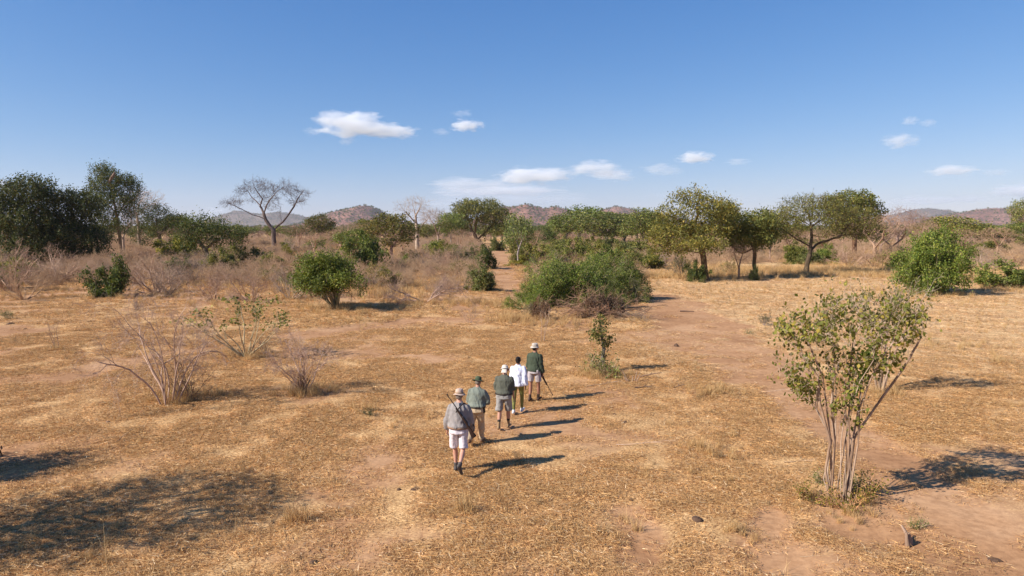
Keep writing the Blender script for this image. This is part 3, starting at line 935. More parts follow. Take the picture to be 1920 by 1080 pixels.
dark(228, 478, 23, [[(228, 478), (226, 440), (222, 400), (215, 350)], [(222, 410), (245, 370)], [(220, 400), (195, 370)]],
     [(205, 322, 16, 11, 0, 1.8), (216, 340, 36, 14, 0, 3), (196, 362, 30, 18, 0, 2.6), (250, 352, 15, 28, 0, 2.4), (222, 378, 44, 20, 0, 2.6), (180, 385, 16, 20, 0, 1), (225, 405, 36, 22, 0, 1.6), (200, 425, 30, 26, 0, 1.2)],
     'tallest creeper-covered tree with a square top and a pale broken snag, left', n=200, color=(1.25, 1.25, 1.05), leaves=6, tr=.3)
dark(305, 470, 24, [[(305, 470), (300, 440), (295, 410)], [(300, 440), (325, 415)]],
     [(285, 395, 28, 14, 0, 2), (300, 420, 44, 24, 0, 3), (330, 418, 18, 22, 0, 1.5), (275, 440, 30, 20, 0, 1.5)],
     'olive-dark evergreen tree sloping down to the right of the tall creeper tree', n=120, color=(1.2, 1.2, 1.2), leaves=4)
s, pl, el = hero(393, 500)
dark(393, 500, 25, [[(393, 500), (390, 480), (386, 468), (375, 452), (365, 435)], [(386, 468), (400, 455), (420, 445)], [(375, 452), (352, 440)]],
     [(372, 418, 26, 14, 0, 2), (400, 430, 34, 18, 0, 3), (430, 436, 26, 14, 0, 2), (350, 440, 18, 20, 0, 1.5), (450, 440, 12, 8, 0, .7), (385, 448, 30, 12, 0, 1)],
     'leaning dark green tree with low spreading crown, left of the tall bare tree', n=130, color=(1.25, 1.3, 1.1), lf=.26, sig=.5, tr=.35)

# broken pale snag on top of the creeper tree
Ys = gnd(228, 478)[1]; ss = mpp(Ys)
snag = tubes(np.array([[0, 0, 0], [.55, -.1, .8], [1.0, -.15, 1.35], [1.12, -.15, 1.75]]) * 1.15, np.array([-1, 0, 1, 2]), np.array([.17, .28, .26, .08]), 8)
o = link('dead_snag', mk_mesh('dead_snag', snag[0], [snag[1]], [M_BARK_PALE], smooth_=True))
o.location = ((226 - 960) * ss, Ys - 2.6, zat(343, Ys - 2.6)); tag(o, 'pale broken snag leaning out of the top of the tallest creeper tree', 'snag'); set_color(o, (.62, .58, .58))

# grey bare trees and middle distance trees
put('baretree', 262, 470, 352, 90, 'grey leafless tree with whitish limbs in front of the creeper trees', color=(1.1, 1.1, 1.12), var=0)
put('baretree', 232, 476, 385, 60, 'thin grey bare tree under the crown of the tallest creeper tree', color=(.8, .8, .82), var=1)
put('baretree', 822, 462, 392, 66, 'faint grey bare tree between the slender pinkish tree and the round green tree', color=(.85, .82, .85), var=2)
put('baretree', 655, 460, 418, 50, 'small brown leafless tree below the rounded brown hill', color=(.8, .7, .65), var=1)
put('baretree', 1120, 448, 378 + 18, 40, 'dark bare treetop showing before the broad stony hill', color=(.5, .45, .45), var=0)
put('baretree', 1682, 470, 388, 74, 'purplish bare tree with twisting limbs right of the dense green crown', color=(.72, .62, .66), var=2)
put('baretree', 1715, 474, 400, 60, 'lower bare tree at the right end of the purplish bare thicket', color=(.8, .70, .72), var=0)
put('baretree', 1650, 480, 420, 80, 'grey-purple bare tree standing below the dense green crown', color=(.7, .62, .64), var=1)
put('baretree', 1385, 524, 458, 60, 'small leafless forked tree between the two green grove trees', color=(.8, .68, .6), var=1)
put('tree', 601, 462, 403, 54, 'small sparse brown-green tree left of the rounded brown hill', color=(1.0, .8, .9), var=0)
put('tree', 735, 494, 402, 92, 'brownish-green tree on a short leaning trunk before the rounded hill', color=(1.25, .98, .95), var=1)
put('tree', 668, 490, 432, 80, 'green tree close behind the round green bush', color=(1.2, 1.2, .95), var=0)
put('tree', 845, 462, 400, 52, 'feathery pale green tree at the left foot of the big round tree', color=(1.5, 1.6, 1.5), var=2)
put('tree', 972, 498, 403, 58, 'slim pale green tree standing alone beside the sandy gap', color=(1.5, 1.5, 1.7), var=3)
put('tree', 1088, 462, 389, 108, 'feathery green tree at the left end of the middle row', color=(1.25, 1.3, 1.2), var=0)
put('tree', 1135, 466, 400, 112, 'grey-green tree second in the middle row of trees', color=(1.15, 1.1, 1.2), var=1)
put('tree', 1172, 464, 404, 100, 'dull green tree third in the middle row of trees', color=(1.05, 1.0, 1.0), var=2)
put('tree', 1212, 472, 392, 84, 'green tree with visible pale trunk at the right end of the middle row', color=(1.25, 1.2, 1.05), var=3)
put('tree', 1770, 468, 407, 118, 'broad yellow-green tree behind the large round bush', color=(1.7, 1.45, 1.15), var=1)
put('tree', 1916, 452, 376, 52, 'pale green treetop cut by the right edge of the picture', color=(1.6, 1.45, 1.5), var=0)
put('tree', 1443, 486, 398, 60, 'feathery pale tree behind the low green tree of the grove', color=(1.7, 1.5, 1.4), var=3)
put('tree', 1870, 462, 424, 84, 'low green tree right of the yellow-green one', color=(1.3, 1.35, 1.2), var=2)
put('tree', 1355, 480, 378, 60, 'leafy treetop filling the gap above the low green tree', color=(1.3, 1.2, 1.1), var=1)

for (u, v, vt, w, lab, vr) in [(560, 470, 420, 60, 'brown bare tree right of the tall bare tree, among pinkish scrub', 0), (590, 480, 436, 60, 'low bare tree left of the light green bush', 1), (640, 482, 428, 70, 'grey bare tree behind the round green bush', 2), (705, 470, 414, 56, 'bare tree left of the brownish leaning tree', 0), (755, 480, 430, 60, 'low bare tree at the foot of the slender pinkish tree', 1),
  (860, 478, 428, 50, 'low bare tree before the big round tree', 2), (450, 485, 436, 66, 'bare tree below the left limb of the tall bare tree', 0), (340, 478, 425, 60, 'grey bare tree behind the yellow-green bush', 1), (1250, 486, 430, 56, 'bare tree in the gap before the tallest grove tree', 2), (1480, 484, 426, 60, 'bare tree left of the leaning trunk', 0), (1570, 480, 430, 70, 'bare tree behind the pinkish bushes right of the leaning trunk', 1),
  (1640, 492, 404, 110, 'large grey-purple bare tree filling the gap right of the umbrella tree', 1), (1670, 484, 412, 90, 'second large grey-purple bare tree right of the umbrella tree', 2), (1545, 486, 428, 80, 'grey bare tree behind the trunk of the umbrella tree', 0),
  (1740, 480, 418, 66, 'bare tree behind the large round bush', 2), (1800, 486, 428, 70, 'grey bare tree right of the large round bush', 0), (1870, 480, 426, 64, 'bare tree above the grey-brown bush on the right', 1), (1000, 478, 430, 44, 'small bare tree right of the slim pale tree', 0)]:
    put('baretree', u, v, vt, w, lab, color=(.92, .76, .66), var=vr)
for (u, v, vt, w, lab, c) in [(690, 458, 412, 70, 'dull green treetop behind the light green bush, below the rounded hill', (1.3, 1.1, .95)), (560, 452, 424, 56, 'low dark treetop right of the tall bare tree', (1.0, 1.0, .95)), (940, 455, 418, 60, 'green treetop filling the right foot of the big round tree', (1.25, 1.2, 1.0)), (1010, 452, 424, 50, 'small dark treetop below the broad stony hill', (1.0, 1.05, .95)),
  (1062, 455, 408, 70, 'grey-green treetop at the far left of the middle row', (1.3, 1.3, 1.25)), (1112, 452, 398, 80, 'treetop behind the first two trees of the middle row', (1.15, 1.15, 1.0)), (1158, 452, 400, 84, 'treetop behind the second and third trees of the middle row', (1.35, 1.2, 1.0)), (1196, 455, 402, 80, 'treetop behind the right end of the middle row', (1.1, 1.1, .95)), (1236, 462, 414, 60, 'low treetop between the middle row and the tallest grove tree', (1.2, 1.15, .95)),
  (1262, 478, 425, 70, 'drooping green tree leaning against the left side of the tallest grove tree', (1.45, 1.3, .9)), (1480, 470, 420, 70, 'pale green treetop behind the left limb of the umbrella tree', (1.5, 1.35, 1.1)), (1640, 474, 418, 50, 'dark treetop right of the dense green crown', (1.1, 1.05, .95)), (1820, 462, 420, 90, 'wide low green treetop behind the large round bush', (1.35, 1.3, 1.0)), (1930, 470, 418, 90, 'green treetop low at the right edge', (1.3, 1.25, 1.0)),
  (330, 460, 405, 70, 'green treetop behind the olive-dark evergreen', (.9, .9, .8)), (440, 462, 425, 60, 'dark low treetop left of the tall bare tree', (1.0, 1.0, .9)), (800, 455, 420, 50, 'small olive treetop between the two pale bare trees', (1.3, 1.15, 1.0))]:
    put('tree', u, v, vt, w, lab, color=c)

# ---- bushes one can point to
B = [
 ('bare', 22, 545, 455, 130, 'grey leafless thorn bush at the left edge below the dark trees', PINK),
 ('bare', 112, 528, 462, 112, 'domed grey leafless bush in front of the black tree shade', PINK),
 ('bare', 45, 562, 500, 90, 'sparse brown bush on thin legs at the left edge', TAN),
 ('bare', 290, 548, 470, 110, 'pinkish bare bush right of the small dark green bush', PINK),
 ('bare', 165, 515, 470, 66, 'brown twiggy bush in the mouth of the dark shade', TAN),
 ('green', 205, 555, 488, 68, 'small dark green bush with narrow base on the left plain', (.85, .9, .8)),
 ('bare', 345, 535, 478, 60, 'dark grey twiggy bush with black shade under it', DKG),
 ('bare', 308, 556, 500, 50, 'small dark brown bush beside a patch of shade', DKG),
 ('green', 333, 492, 445, 74, 'yellow-green bush below the leaning dark tree', YEL),
 ('green', 412, 512, 470, 54, 'dull green bush below the end of the leaning crown', OLIVE),
 ('bare', 372, 510, 470, 70, 'purple-grey bush under the leaning dark tree', DKG),
 ('green', 487, 497, 466, 42, 'small dark grey-green bush in front of the tall bare tree', DARK),
 ('green', 540, 482, 460, 26, 'tiny yellow-green bush right of the tall bare trunk', YEL),
 ('bare', 545, 475, 440, 46, 'brown leafless bush behind the tall bare trunk', GREY),
 ('bare', 400, 560, 500, 90, 'pale leafless bush on the left plain between two bushes', PINK),
 ('bare', 470, 566, 505, 110, 'wide grey leafless bush left of the round green bush', PINK),
 ('bare', 545, 560, 500, 100, 'grey leafless bush touching the round green bush on its left', GREY),
 ('green', 590, 466, 446, 36, 'bright small green bush below the sparse brown-green tree', BRIGHT),
 ('green', 675, 512, 440, 74, 'light green bush behind the round green bush', (1.15, 1.2, .9)),
 ('sparse', 706, 540, 495, 60, 'yellowish thin bush right of the round green bush', (1.6, 1.3, .9)),
 ('green', 766, 500, 478, 26, 'very small green bush near the pinkish bare tree', BRIGHT),
 ('green', 850, 482, 455, 92, 'flat light green hedge-like bush in front of the round tree', (1.3, 1.3, .95)),
 ('green', 902, 504, 463, 44, 'dark green upright bush beside the sandy gap', (.75, .8, .7)),
 ('green', 874, 492, 467, 30, 'very dark little bush left of the dark upright bush', DARK),
 ('green', 905, 545, 500, 56, 'grey-green low bush left of the sandy gap', GREYG),
 ('green', 933, 470, 446, 30, 'grey-green bush at the right foot of the round tree', GREYG),
 ('green', 1028, 462, 430, 48, 'dark round bush below the broad stony hill', (.8, .85, .85)),
 ('green', 995, 492, 458, 54, 'dull green bush right of the slim pale tree', OLIVE),
 ('green', 1040, 486, 458, 50, 'dull bush with straw behind the green thicket', OLIVE),
 ('green', 1086, 490, 448, 52, 'green bush with black hollow behind the thicket', GREEN),
 ('green', 1128, 506, 464, 74, 'leafy green bush right behind the thicket', (1.05, 1.1, .9)),
 ('green', 1178, 502, 470, 60, 'rounded green bush in front of the middle row of trees', OLIVE),
 ('green', 1212, 504, 474, 52, 'low dark green bush at the edge of the pale clearing', GREEN),
 ('green', 1305, 528, 490, 38, 'small dark leafy bush at the foot of the dark trunk', (.8, .85, .75)),
 ('sparse', 1277, 520, 470, 38, 'dark grey bush left of the dark trunk', (.7, .7, .8)),
 ('green', 1488, 494, 454, 52, 'green bush left behind the leaning trunk', GREEN),
 ('green', 1545, 494, 462, 48, 'bright green bush right behind the leaning trunk', BRIGHT),
 ('bare', 1592, 500, 452, 80, 'pinkish leafless bush right of the leaning trunk', PINK),
 ('bare', 1640, 500, 455, 76, 'brown leafless bush below the dense green crown', TAN),
 ('bare', 1690, 500, 462, 64, 'pale leafless bush left of the large round bush', TAN),
 ('green', 1413, 526, 500, 18, 'small grey-green bush at the thin grove trunk', GREYG),
 ('sparse', 1365, 516, 482, 30, 'straw-coloured low bush between the grove trunks', (1.3, 1.1, .9)),
 ('green', 1685, 508, 478, 44, 'pale green side bush leaning against the large round bush', BRIGHT),
 ('green', 1890, 540, 492, 88, 'leafy green bush cut by the right edge', (1.3, 1.3, 1.0)),
 ('bare', 1842, 508, 462, 80, 'grey-brown bare bush between the two green bushes on the right', GREY),
 ('bare', 1905, 500, 458, 70, 'tan leafless bush above the right-edge green bush', TAN),
 ('sparse', 1433, 610, 585, 26, 'tiny grey-green bush alone on the pale clearing', (.8, .8, .9)),
 ('sparse', 15, 598, 578, 34, 'little olive bush on the far left plain', (1.0, 1.0, .8)),
 ('bare', 255, 582, 556, 28, 'small spiky grey tussock bush on the left plain', DKG),
 ('bare', 645, 515, 470, 90, 'brown twiggy bush behind the round green bush', TAN),
 ('green', 1060, 470, 444, 40, 'pale green bush under the feathery tree of the middle row', OLIVE),
 ('bare', 1245, 500, 462, 60, 'brown leafless bush left of the tallest grove tree', GREY),
]
for (kd, u, v, vt, w, lab, c) in B:
    put(kd, u, v, vt, w, lab, color=c)
LAND = [(u, v, lab) for (kd, u, v, vt, w, lab, c) in B]

# low spreading thorn shrub in the middle
t = make_shrub('leafless_bush', 201, 5, (25, 70), (2.2, 3.3), (.05, .075),
   [dict(nseg=8, wob=.13, trop=-.05, taper=.4, n=12, tmin=.3, ang=(20, 60), ratio=.42, rratio=.5), dict(nseg=5, wob=.2, trop=.03, taper=.35, n=9, tmin=.15, ang=(25, 65), ratio=.5, rratio=.55),
    dict(nseg=3, wob=.2, taper=.4, n=5, tmin=.1, ang=(25, 70), ratio=.5, rratio=.7), dict(nseg=2, wob=.25, taper=.5)], azim=[2.9, 3.5, .2, .8, -.5], thick=.03)
place(t, 797, 566, 1.12, 1.0, label='low wide thorn shrub with arching bare boughs in the middle of the scrub', cat='bush', color=(.92, .80, .80))

# round green bush, middle left
t = make_shrub('green_bush', 202, 16, (4, 42), (1.5, 2.2), (.03, .05),
   [dict(nseg=6, wob=.12, trop=.0, taper=.35, n=9, tmin=.42, ang=(30, 75), ratio=.5, rratio=.55), dict(nseg=4, wob=.22, trop=-.05, taper=.35, n=6, tmin=.15, ang=(25, 75), ratio=.5, rratio=.6),
    dict(nseg=3, wob=.25, trop=-.08, taper=.5)], leaves=10, leaf=.068, lsig=.10, leaf_lev=1, barkmat=M_BARK_GREY, zmin=.75, hang=.4, lprob=.8)
w, h = dims(t); Y = gnd(630, 578)[1]
place(t, 630, 578, 124 * mpp(Y) / w, zat(478, Y) / h, label='round green bush with a bare grey stem base, casting a long shadow', cat='bush', color=(1.1, 1.15, .75))

# large round bush on the right
t = make_shrub('green_bush', 207, 26, (3, 62), (1.6, 2.5), (.03, .05),
   [dict(nseg=6, wob=.12, trop=.02, taper=.35, n=9, tmin=.25, ang=(30, 75), ratio=.45, rratio=.55), dict(nseg=4, wob=.22, trop=-.03, taper=.35, n=6, tmin=.15, ang=(25, 75), ratio=.5, rratio=.6),
    dict(nseg=3, wob=.25, trop=-.05, taper=.5)], leaves=7, leaf=.085, lsig=.12, leaf_lev=1, barkmat=M_BARK_GREY, hang=.2, lprob=.8)
w, h = dims(t); Y = gnd(1752, 552)[1]
place(t, 1748, 550, 122 * mpp(Y) / w, zat(438, Y) / h, label='largest round bright green bush on the right clearing', cat='bush', color=(1.2, 1.32, .82))

# ---- green thicket in the middle with its fallen brush
def thicket(u, v, vt, wpx, seed, label, color, stems=20, leaves=5):
    t = make_shrub('thicket_bush', seed, stems, (5, 75), (1.2, 2.2), (.025, .04),
       [dict(nseg=6, wob=.15, trop=.0, taper=.35, n=8, tmin=.2, ang=(25, 70), ratio=.5, rratio=.55), dict(nseg=4, wob=.22, trop=.04, taper=.35, n=6, tmin=.15, ang=(25, 75), ratio=.5, rratio=.6),
        dict(nseg=2, wob=.25, trop=.05, taper=.5)], leaves=leaves, leaf=.085, lsig=.075, leaf_lev=1, barkmat=M_BARK_GREY, aspect=.4)
    w, h = dims(t); Y = gnd(u, v)[1]
    place(t, u, v, wpx * mpp(Y) / w, zat(vt, Y) / h, label=label, cat='bush', color=color)
thicket(1050, 572, 494, 116, 211, 'left half of the green thicket, bright fine-leaved shrub', (1.35, 1.45, .95), 24, 6)
thicket(1110, 566, 492, 110, 212, 'middle shrub of the green thicket above the fallen branches', (1.25, 1.35, .9), 22, 6)
thicket(1165, 560, 482, 92, 213, 'right shoulder of the green thicket beside the red path', (1.15, 1.2, .9), 22, 6)
thicket(1045, 540, 472, 110, 214, 'paler shrub rising behind the left half of the thicket', (1.6, 1.6, 1.3), 18, 4)
thicket(985, 580, 546, 66, 215, 'small bright shrub trailing off the left end of the thicket', (1.4, 1.6, .9), 12, 5)
thicket(1130, 545, 476, 90, 216, 'green shrub at the back of the thicket, topmost', (1.3, 1.35, .95), 18, 4)
thicket(1085, 562, 488, 84, 217, 'upright shrub in the cleft between the two halves of the thicket', (1.3, 1.4, .9), 18, 5)
thicket(1005, 566, 520, 70, 218, 'loose pale shrub on the left shoulder of the thicket', (1.5, 1.55, 1.1), 14, 4)
thicket(1140, 578, 520, 78, 219, 'dark low shrub above the rust-brown clumps', (.95, 1.0, .75), 18, 6)
thicket(1190, 566, 522, 50, 220, 'grey-green shrub at the right tip of the thicket', (1.2, 1.15, 1.05), 12, 3)

def brush(u, v, n, seed, rx, ry, hh, lenr, radr, label, color, matb, twig=True, az=None):
    rng = np.random.default_rng(seed)
    pos = np.stack([rng.normal(0, rx, n), rng.normal(0, ry, n), rng.uniform(.05, hh, n)], 1)
    a_ = rng.uniform(0, 2 * math.pi, n); e_ = rng.uniform(-.35, .55, n)
    d = np.stack([np.cos(a_) * np.cos(e_), np.sin(a_) * np.cos(e_), np.sin(e_)], 1)
    lv = [dict(nseg=6, wob=.13, trop=-.03, taper=.3, n=7, tmin=.2, ang=(20, 55), ratio=.45, rratio=.5), dict(nseg=4, wob=.2, trop=-.03, taper=.35, n=6, tmin=.15, ang=(25, 65), ratio=.5, rratio=.6), dict(nseg=3, wob=.25, taper=.4)]
    P, par, Rr, lev, D = grow(rng, pos, d, rng.uniform(*lenr, n), rng.uniform(*radr, n), lv)
    P[:, 2] = np.maximum(P[:, 2], .03); Rr = np.maximum(Rr, .003)
    Vb, Fb = tubes(P, par, Rr, 4)
    r_ = empty('fallen_branches')
    link('branches', mk_mesh('branches', Vb, [Fb], [matb], smooth_=True), r_)
    place(r_, u, v, 1, label=label, cat='branches', color=color)
    return r_
brush(1085, 592, 26, 221, 1.5, .5, .75, (1.4, 2.8), (.022, .038), 'tangle of pale fallen branches in front of the green thicket', (.95, .76, .64), M_TWIG)
brush(1150, 596, 16, 222, .8, .5, .4, (1.4, 2.6), (.022, .038), 'second tangle of fallen branches, at the right foot of the thicket', (.72, .56, .47), M_TWIG)
brush(1183, 600, 22, 223, .45, .35, .45, (.5, 1.0), (.010, .016), 'low dark grey brush heap at the right end of the fallen branches', (.62, .58, .55), M_TWIG)
def dry(u, v, vt, w_, seed, label, color=(1, 1, 1)):
    t = make_shrub('withered_bush', seed, 14, (5, 80), (.7, 1.1), (.012, .02), [dict(nseg=5, wob=.2, taper=.4, n=7, tmin=.2, ang=(25, 70), ratio=.5, rratio=.6), dict(nseg=4, wob=.25, taper=.4, n=5, tmin=.2, ang=(25, 70), ratio=.5, rratio=.7), dict(nseg=2, wob=.3, taper=.5)],
                   leaves=3, leaf=.055, lsig=.05, leaf_lev=1, leafmat=M_LEAF_DRY)
    w, h = dims(t); Y = gnd(u, v)[1]
    place(t, u, v, w_ * mpp(Y) / w, zat(vt, Y) / h, label=label, cat='bush', color=color)
dry(1018, 600, 560, 40, 225, 'rust-brown withered bush at the left foot of the thicket')
dry(1108, 594, 546, 62, 226, 'rust-brown withered clump among the fallen branches', (.85, .85, .85))
dry(1146, 594, 550, 54, 227, 'darkest withered clump right of the middle of the brush', (.62, .65, .7))
dry(1000, 592, 566, 34, 228, 'dull grey-green withered bush beside the rust-brown one', (.9, 1.1, 1.0))

# thin sapling in front of the thicket
t = make_shrub('sapling', 231, 3, (2, 14), (1.5, 1.9), (.014, .02), [dict(nseg=7, wob=.1, trop=.06, taper=.35, n=6, tmin=.3, ang=(25, 50), ratio=.35, rratio=.6), dict(nseg=4, wob=.2, taper=.4, n=3, tmin=.2, ang=(25, 55), ratio=.5, rratio=.7), dict(nseg=2, wob=.2, taper=.5)])
place(t, 1018, 640, .95, label='thin bare sapling on the straw in front of the withered bush', cat='sapling', color=(1.15, 1.05, .98))
t = make_shrub('sapling', 232, 4, (2, 22), (1.1, 1.5), (.010, .016), [dict(nseg=6, wob=.14, trop=.04, taper=.35, n=5, tmin=.3, ang=(25, 50), ratio=.4, rratio=.6), dict(nseg=4, wob=.2, taper=.4, n=4, tmin=.2, ang=(25, 55), ratio=.5, rratio=.7), dict(nseg=2, wob=.2, taper=.5)])
place(t, 106, 654, .95, label='thin grey sapling standing alone on the left plain', cat='sapling', color=(.7, .6, .58))
t = make_shrub('sapling', 233, 8, (2, 40), (.7, 1.3), (.007, .012), [dict(nseg=6, wob=.14, trop=.04, taper=.35, n=5, tmin=.3, ang=(25, 50), ratio=.4, rratio=.6), dict(nseg=4, wob=.2, taper=.4, n=4, tmin=.2, ang=(25, 55), ratio=.5, rratio=.7), dict(nseg=2, wob=.2, taper=.5)])
place(t, 880, 605, 1.0, label='pinkish wispy sapling left of the thicket', cat='sapling', color=(.95, .82, .8))

# stubby leafy shrub right of the leading walker
t = empty('stubby_shrub')
rgs = np.random.default_rng(241)
P0, pr0 = skeleton([[(0, 0, 0), (-.02, 0, .35), (.03, 0, .75), (-.05, .03, 1.2), (-.1, 0, 1.55)], [(0, 0, .05), (.12, .05, .5), (.22, .05, .95)], [(.03, 0, .8), (.12, -.05, 1.1)]], .08)
at_ = clusters(rgs, [(-.1, 0, 1.5, .26, .25, .35, 3), (-.15, 0, 1.1, .25, .25, .22, 2), (.05, 0, .75, .16, .16, .3, 1), (.2, 0, 1.0, .12, .1, .2, 1)], 40, 8, .07)
P1, pr1 = colonize(rgs, P0, pr0, at_, .06, .6, .08); Rr, nc = pipe(pr1, .005, .065)
Vt, Ft = tubes(P1, pr1, Rr, 5)
link('trunk', mk_mesh('trunk', Vt, [Ft], [M_BARK_GREY], smooth_=True), t)
th = np.nonzero((Rr < .02) & (P1[:, 2] > .3))[0]; src = np.repeat(th, 5)
Vq, Fq = leaf_faces(rgs, P1[src] + rgs.normal(0, .05, (len(src), 3)), .075, .6, up=.5)
link('foliage', mk_mesh('foliage', Vq, [Fq], [M_LEAF_OLIVE]), t)
place(t, 1130, 697, 1.18, label='stubby knee-branched shrub with green top right of the leading walker', cat='bush', color=(1.0, 1.05, .9))

# ---- near shrubs
NEAR = [dict(nseg=8, wob=.10, trop=.02, taper=.35, n=7, tmin=.4, ang=(18, 55), ratio=.52, rratio=.55), dict(nseg=6, wob=.17, trop=.0, taper=.35, n=5, tmin=.2, ang=(20, 60), ratio=.5, rratio=.6),
        dict(nseg=4, wob=.2, taper=.4, n=5, tmin=.15, ang=(25, 60), ratio=.5, rratio=.7), dict(nseg=3, wob=.22, taper=.5)]
t = make_shrub('leafless_shrub', 251, 12, (4, 38), (1.8, 2.8), (.018, .036),
   [dict(nseg=9, wob=.15, trop=-.05, taper=.35, n=7, tmin=.38, ang=(20, 60), ratio=.50, rratio=.5), dict(nseg=6, wob=.2, trop=-.03, taper=.35, n=5, tmin=.2, ang=(20, 65), ratio=.5, rratio=.6),
    dict(nseg=4, wob=.24, trop=-.05, taper=.4, n=8, tmin=.15, ang=(25, 60), ratio=.6, rratio=.75), dict(nseg=3, wob=.25, trop=-.04, taper=.5)],
   azim=[3.2, 2.9, 3.5, .2, .5, -.3, 1.4, -1.5, 2.2, 4.0, .1, 3.0], barkmat=M_TWIG_PALE, base=.3, thick=.012)
w, h = dims(t); Y = gnd(318, 757)[1]
place(t, 318, 757, 200 * mpp(Y) / w, zat(538, Y) / h, label='large silvery leafless shrub with drooping twigs on the left plain', cat='bush', color=(.86, .72, .64))
t = make_shrub('leafless_shrub', 258, 16, (2, 20), (.9, 1.6), (.010, .018), NEAR[1:], thick=.01, base=.3)
place(t, 350, 750, 1.0, label='upright dark brown stems beside the large silvery leafless shrub', cat='bush', color=(.6, .48, .40))

t = make_shrub('leafy_shrub', 252, 13, (6, 50), (1.4, 2.1), (.016, .028), [dict(nseg=8, wob=.1, trop=.0, taper=.35, n=5, tmin=.5, ang=(18, 50), ratio=.45, rratio=.5), dict(nseg=5, wob=.17, taper=.35, n=4, tmin=.3, ang=(20, 60), ratio=.5, rratio=.6),
        dict(nseg=3, wob=.2, taper=.4)], leaves=1, leaf=.095, lsig=.05, leaf_lev=1, lprob=.55, leafmat=M_LEAF_OLIVE, barkmat=M_TWIG, zmin=1.0, aspect=.7, thick=.012)
w, h = dims(t); Y = gnd(462, 668)[1]
place(t, 462, 668, 158 * mpp(Y) / w, zat(555, Y) / h, label='many-stemmed shrub with pale green leaf tips between two leafless shrubs', cat='bush', color=(1.15, 1.2, .95))
t = make_shrub('leafless_bush', 257, 16, (5, 60), (.5, .8), (.008, .012), NEAR[1:], thick=.008)
place(t, 492, 660, .9, label='small dark twiggy bush at the right foot of the pale green shrub', cat='bush', color=(.6, .55, .5))

t = make_shrub('leafless_shrub', 253, 12, (5, 44), (1.2, 1.9), (.013, .028),
   [dict(nseg=8, wob=.11, trop=.0, taper=.35, n=7, tmin=.4, ang=(20, 60), ratio=.5, rratio=.5), dict(nseg=5, wob=.2, trop=-.02, taper=.35, n=5, tmin=.2, ang=(20, 65), ratio=.5, rratio=.6),
    dict(nseg=4, wob=.24, taper=.4, n=6, tmin=.15, ang=(25, 60), ratio=.6, rratio=.75), dict(nseg=3, wob=.25, taper=.5)], barkmat=M_TWIG_PALE, base=.16, thick=.01)
w, h = dims(t); Y = gnd(568, 737)[1]
place(t, 568, 737, 122 * mpp(Y) / w, zat(608, Y) / h, label='smaller pale leafless shrub with upright stems, nearest left of the walkers', cat='bush', color=(.86, .72, .66))
t = make_shrub('leafless_shrub', 259, 14, (2, 16), (.6, 1.1), (.010, .018), NEAR[1:], thick=.01, base=.14)
place(t, 570, 738, 1.0, label='short brown stems crowding the foot of the smaller pale leafless shrub', cat='bush', color=(.62, .5, .44))

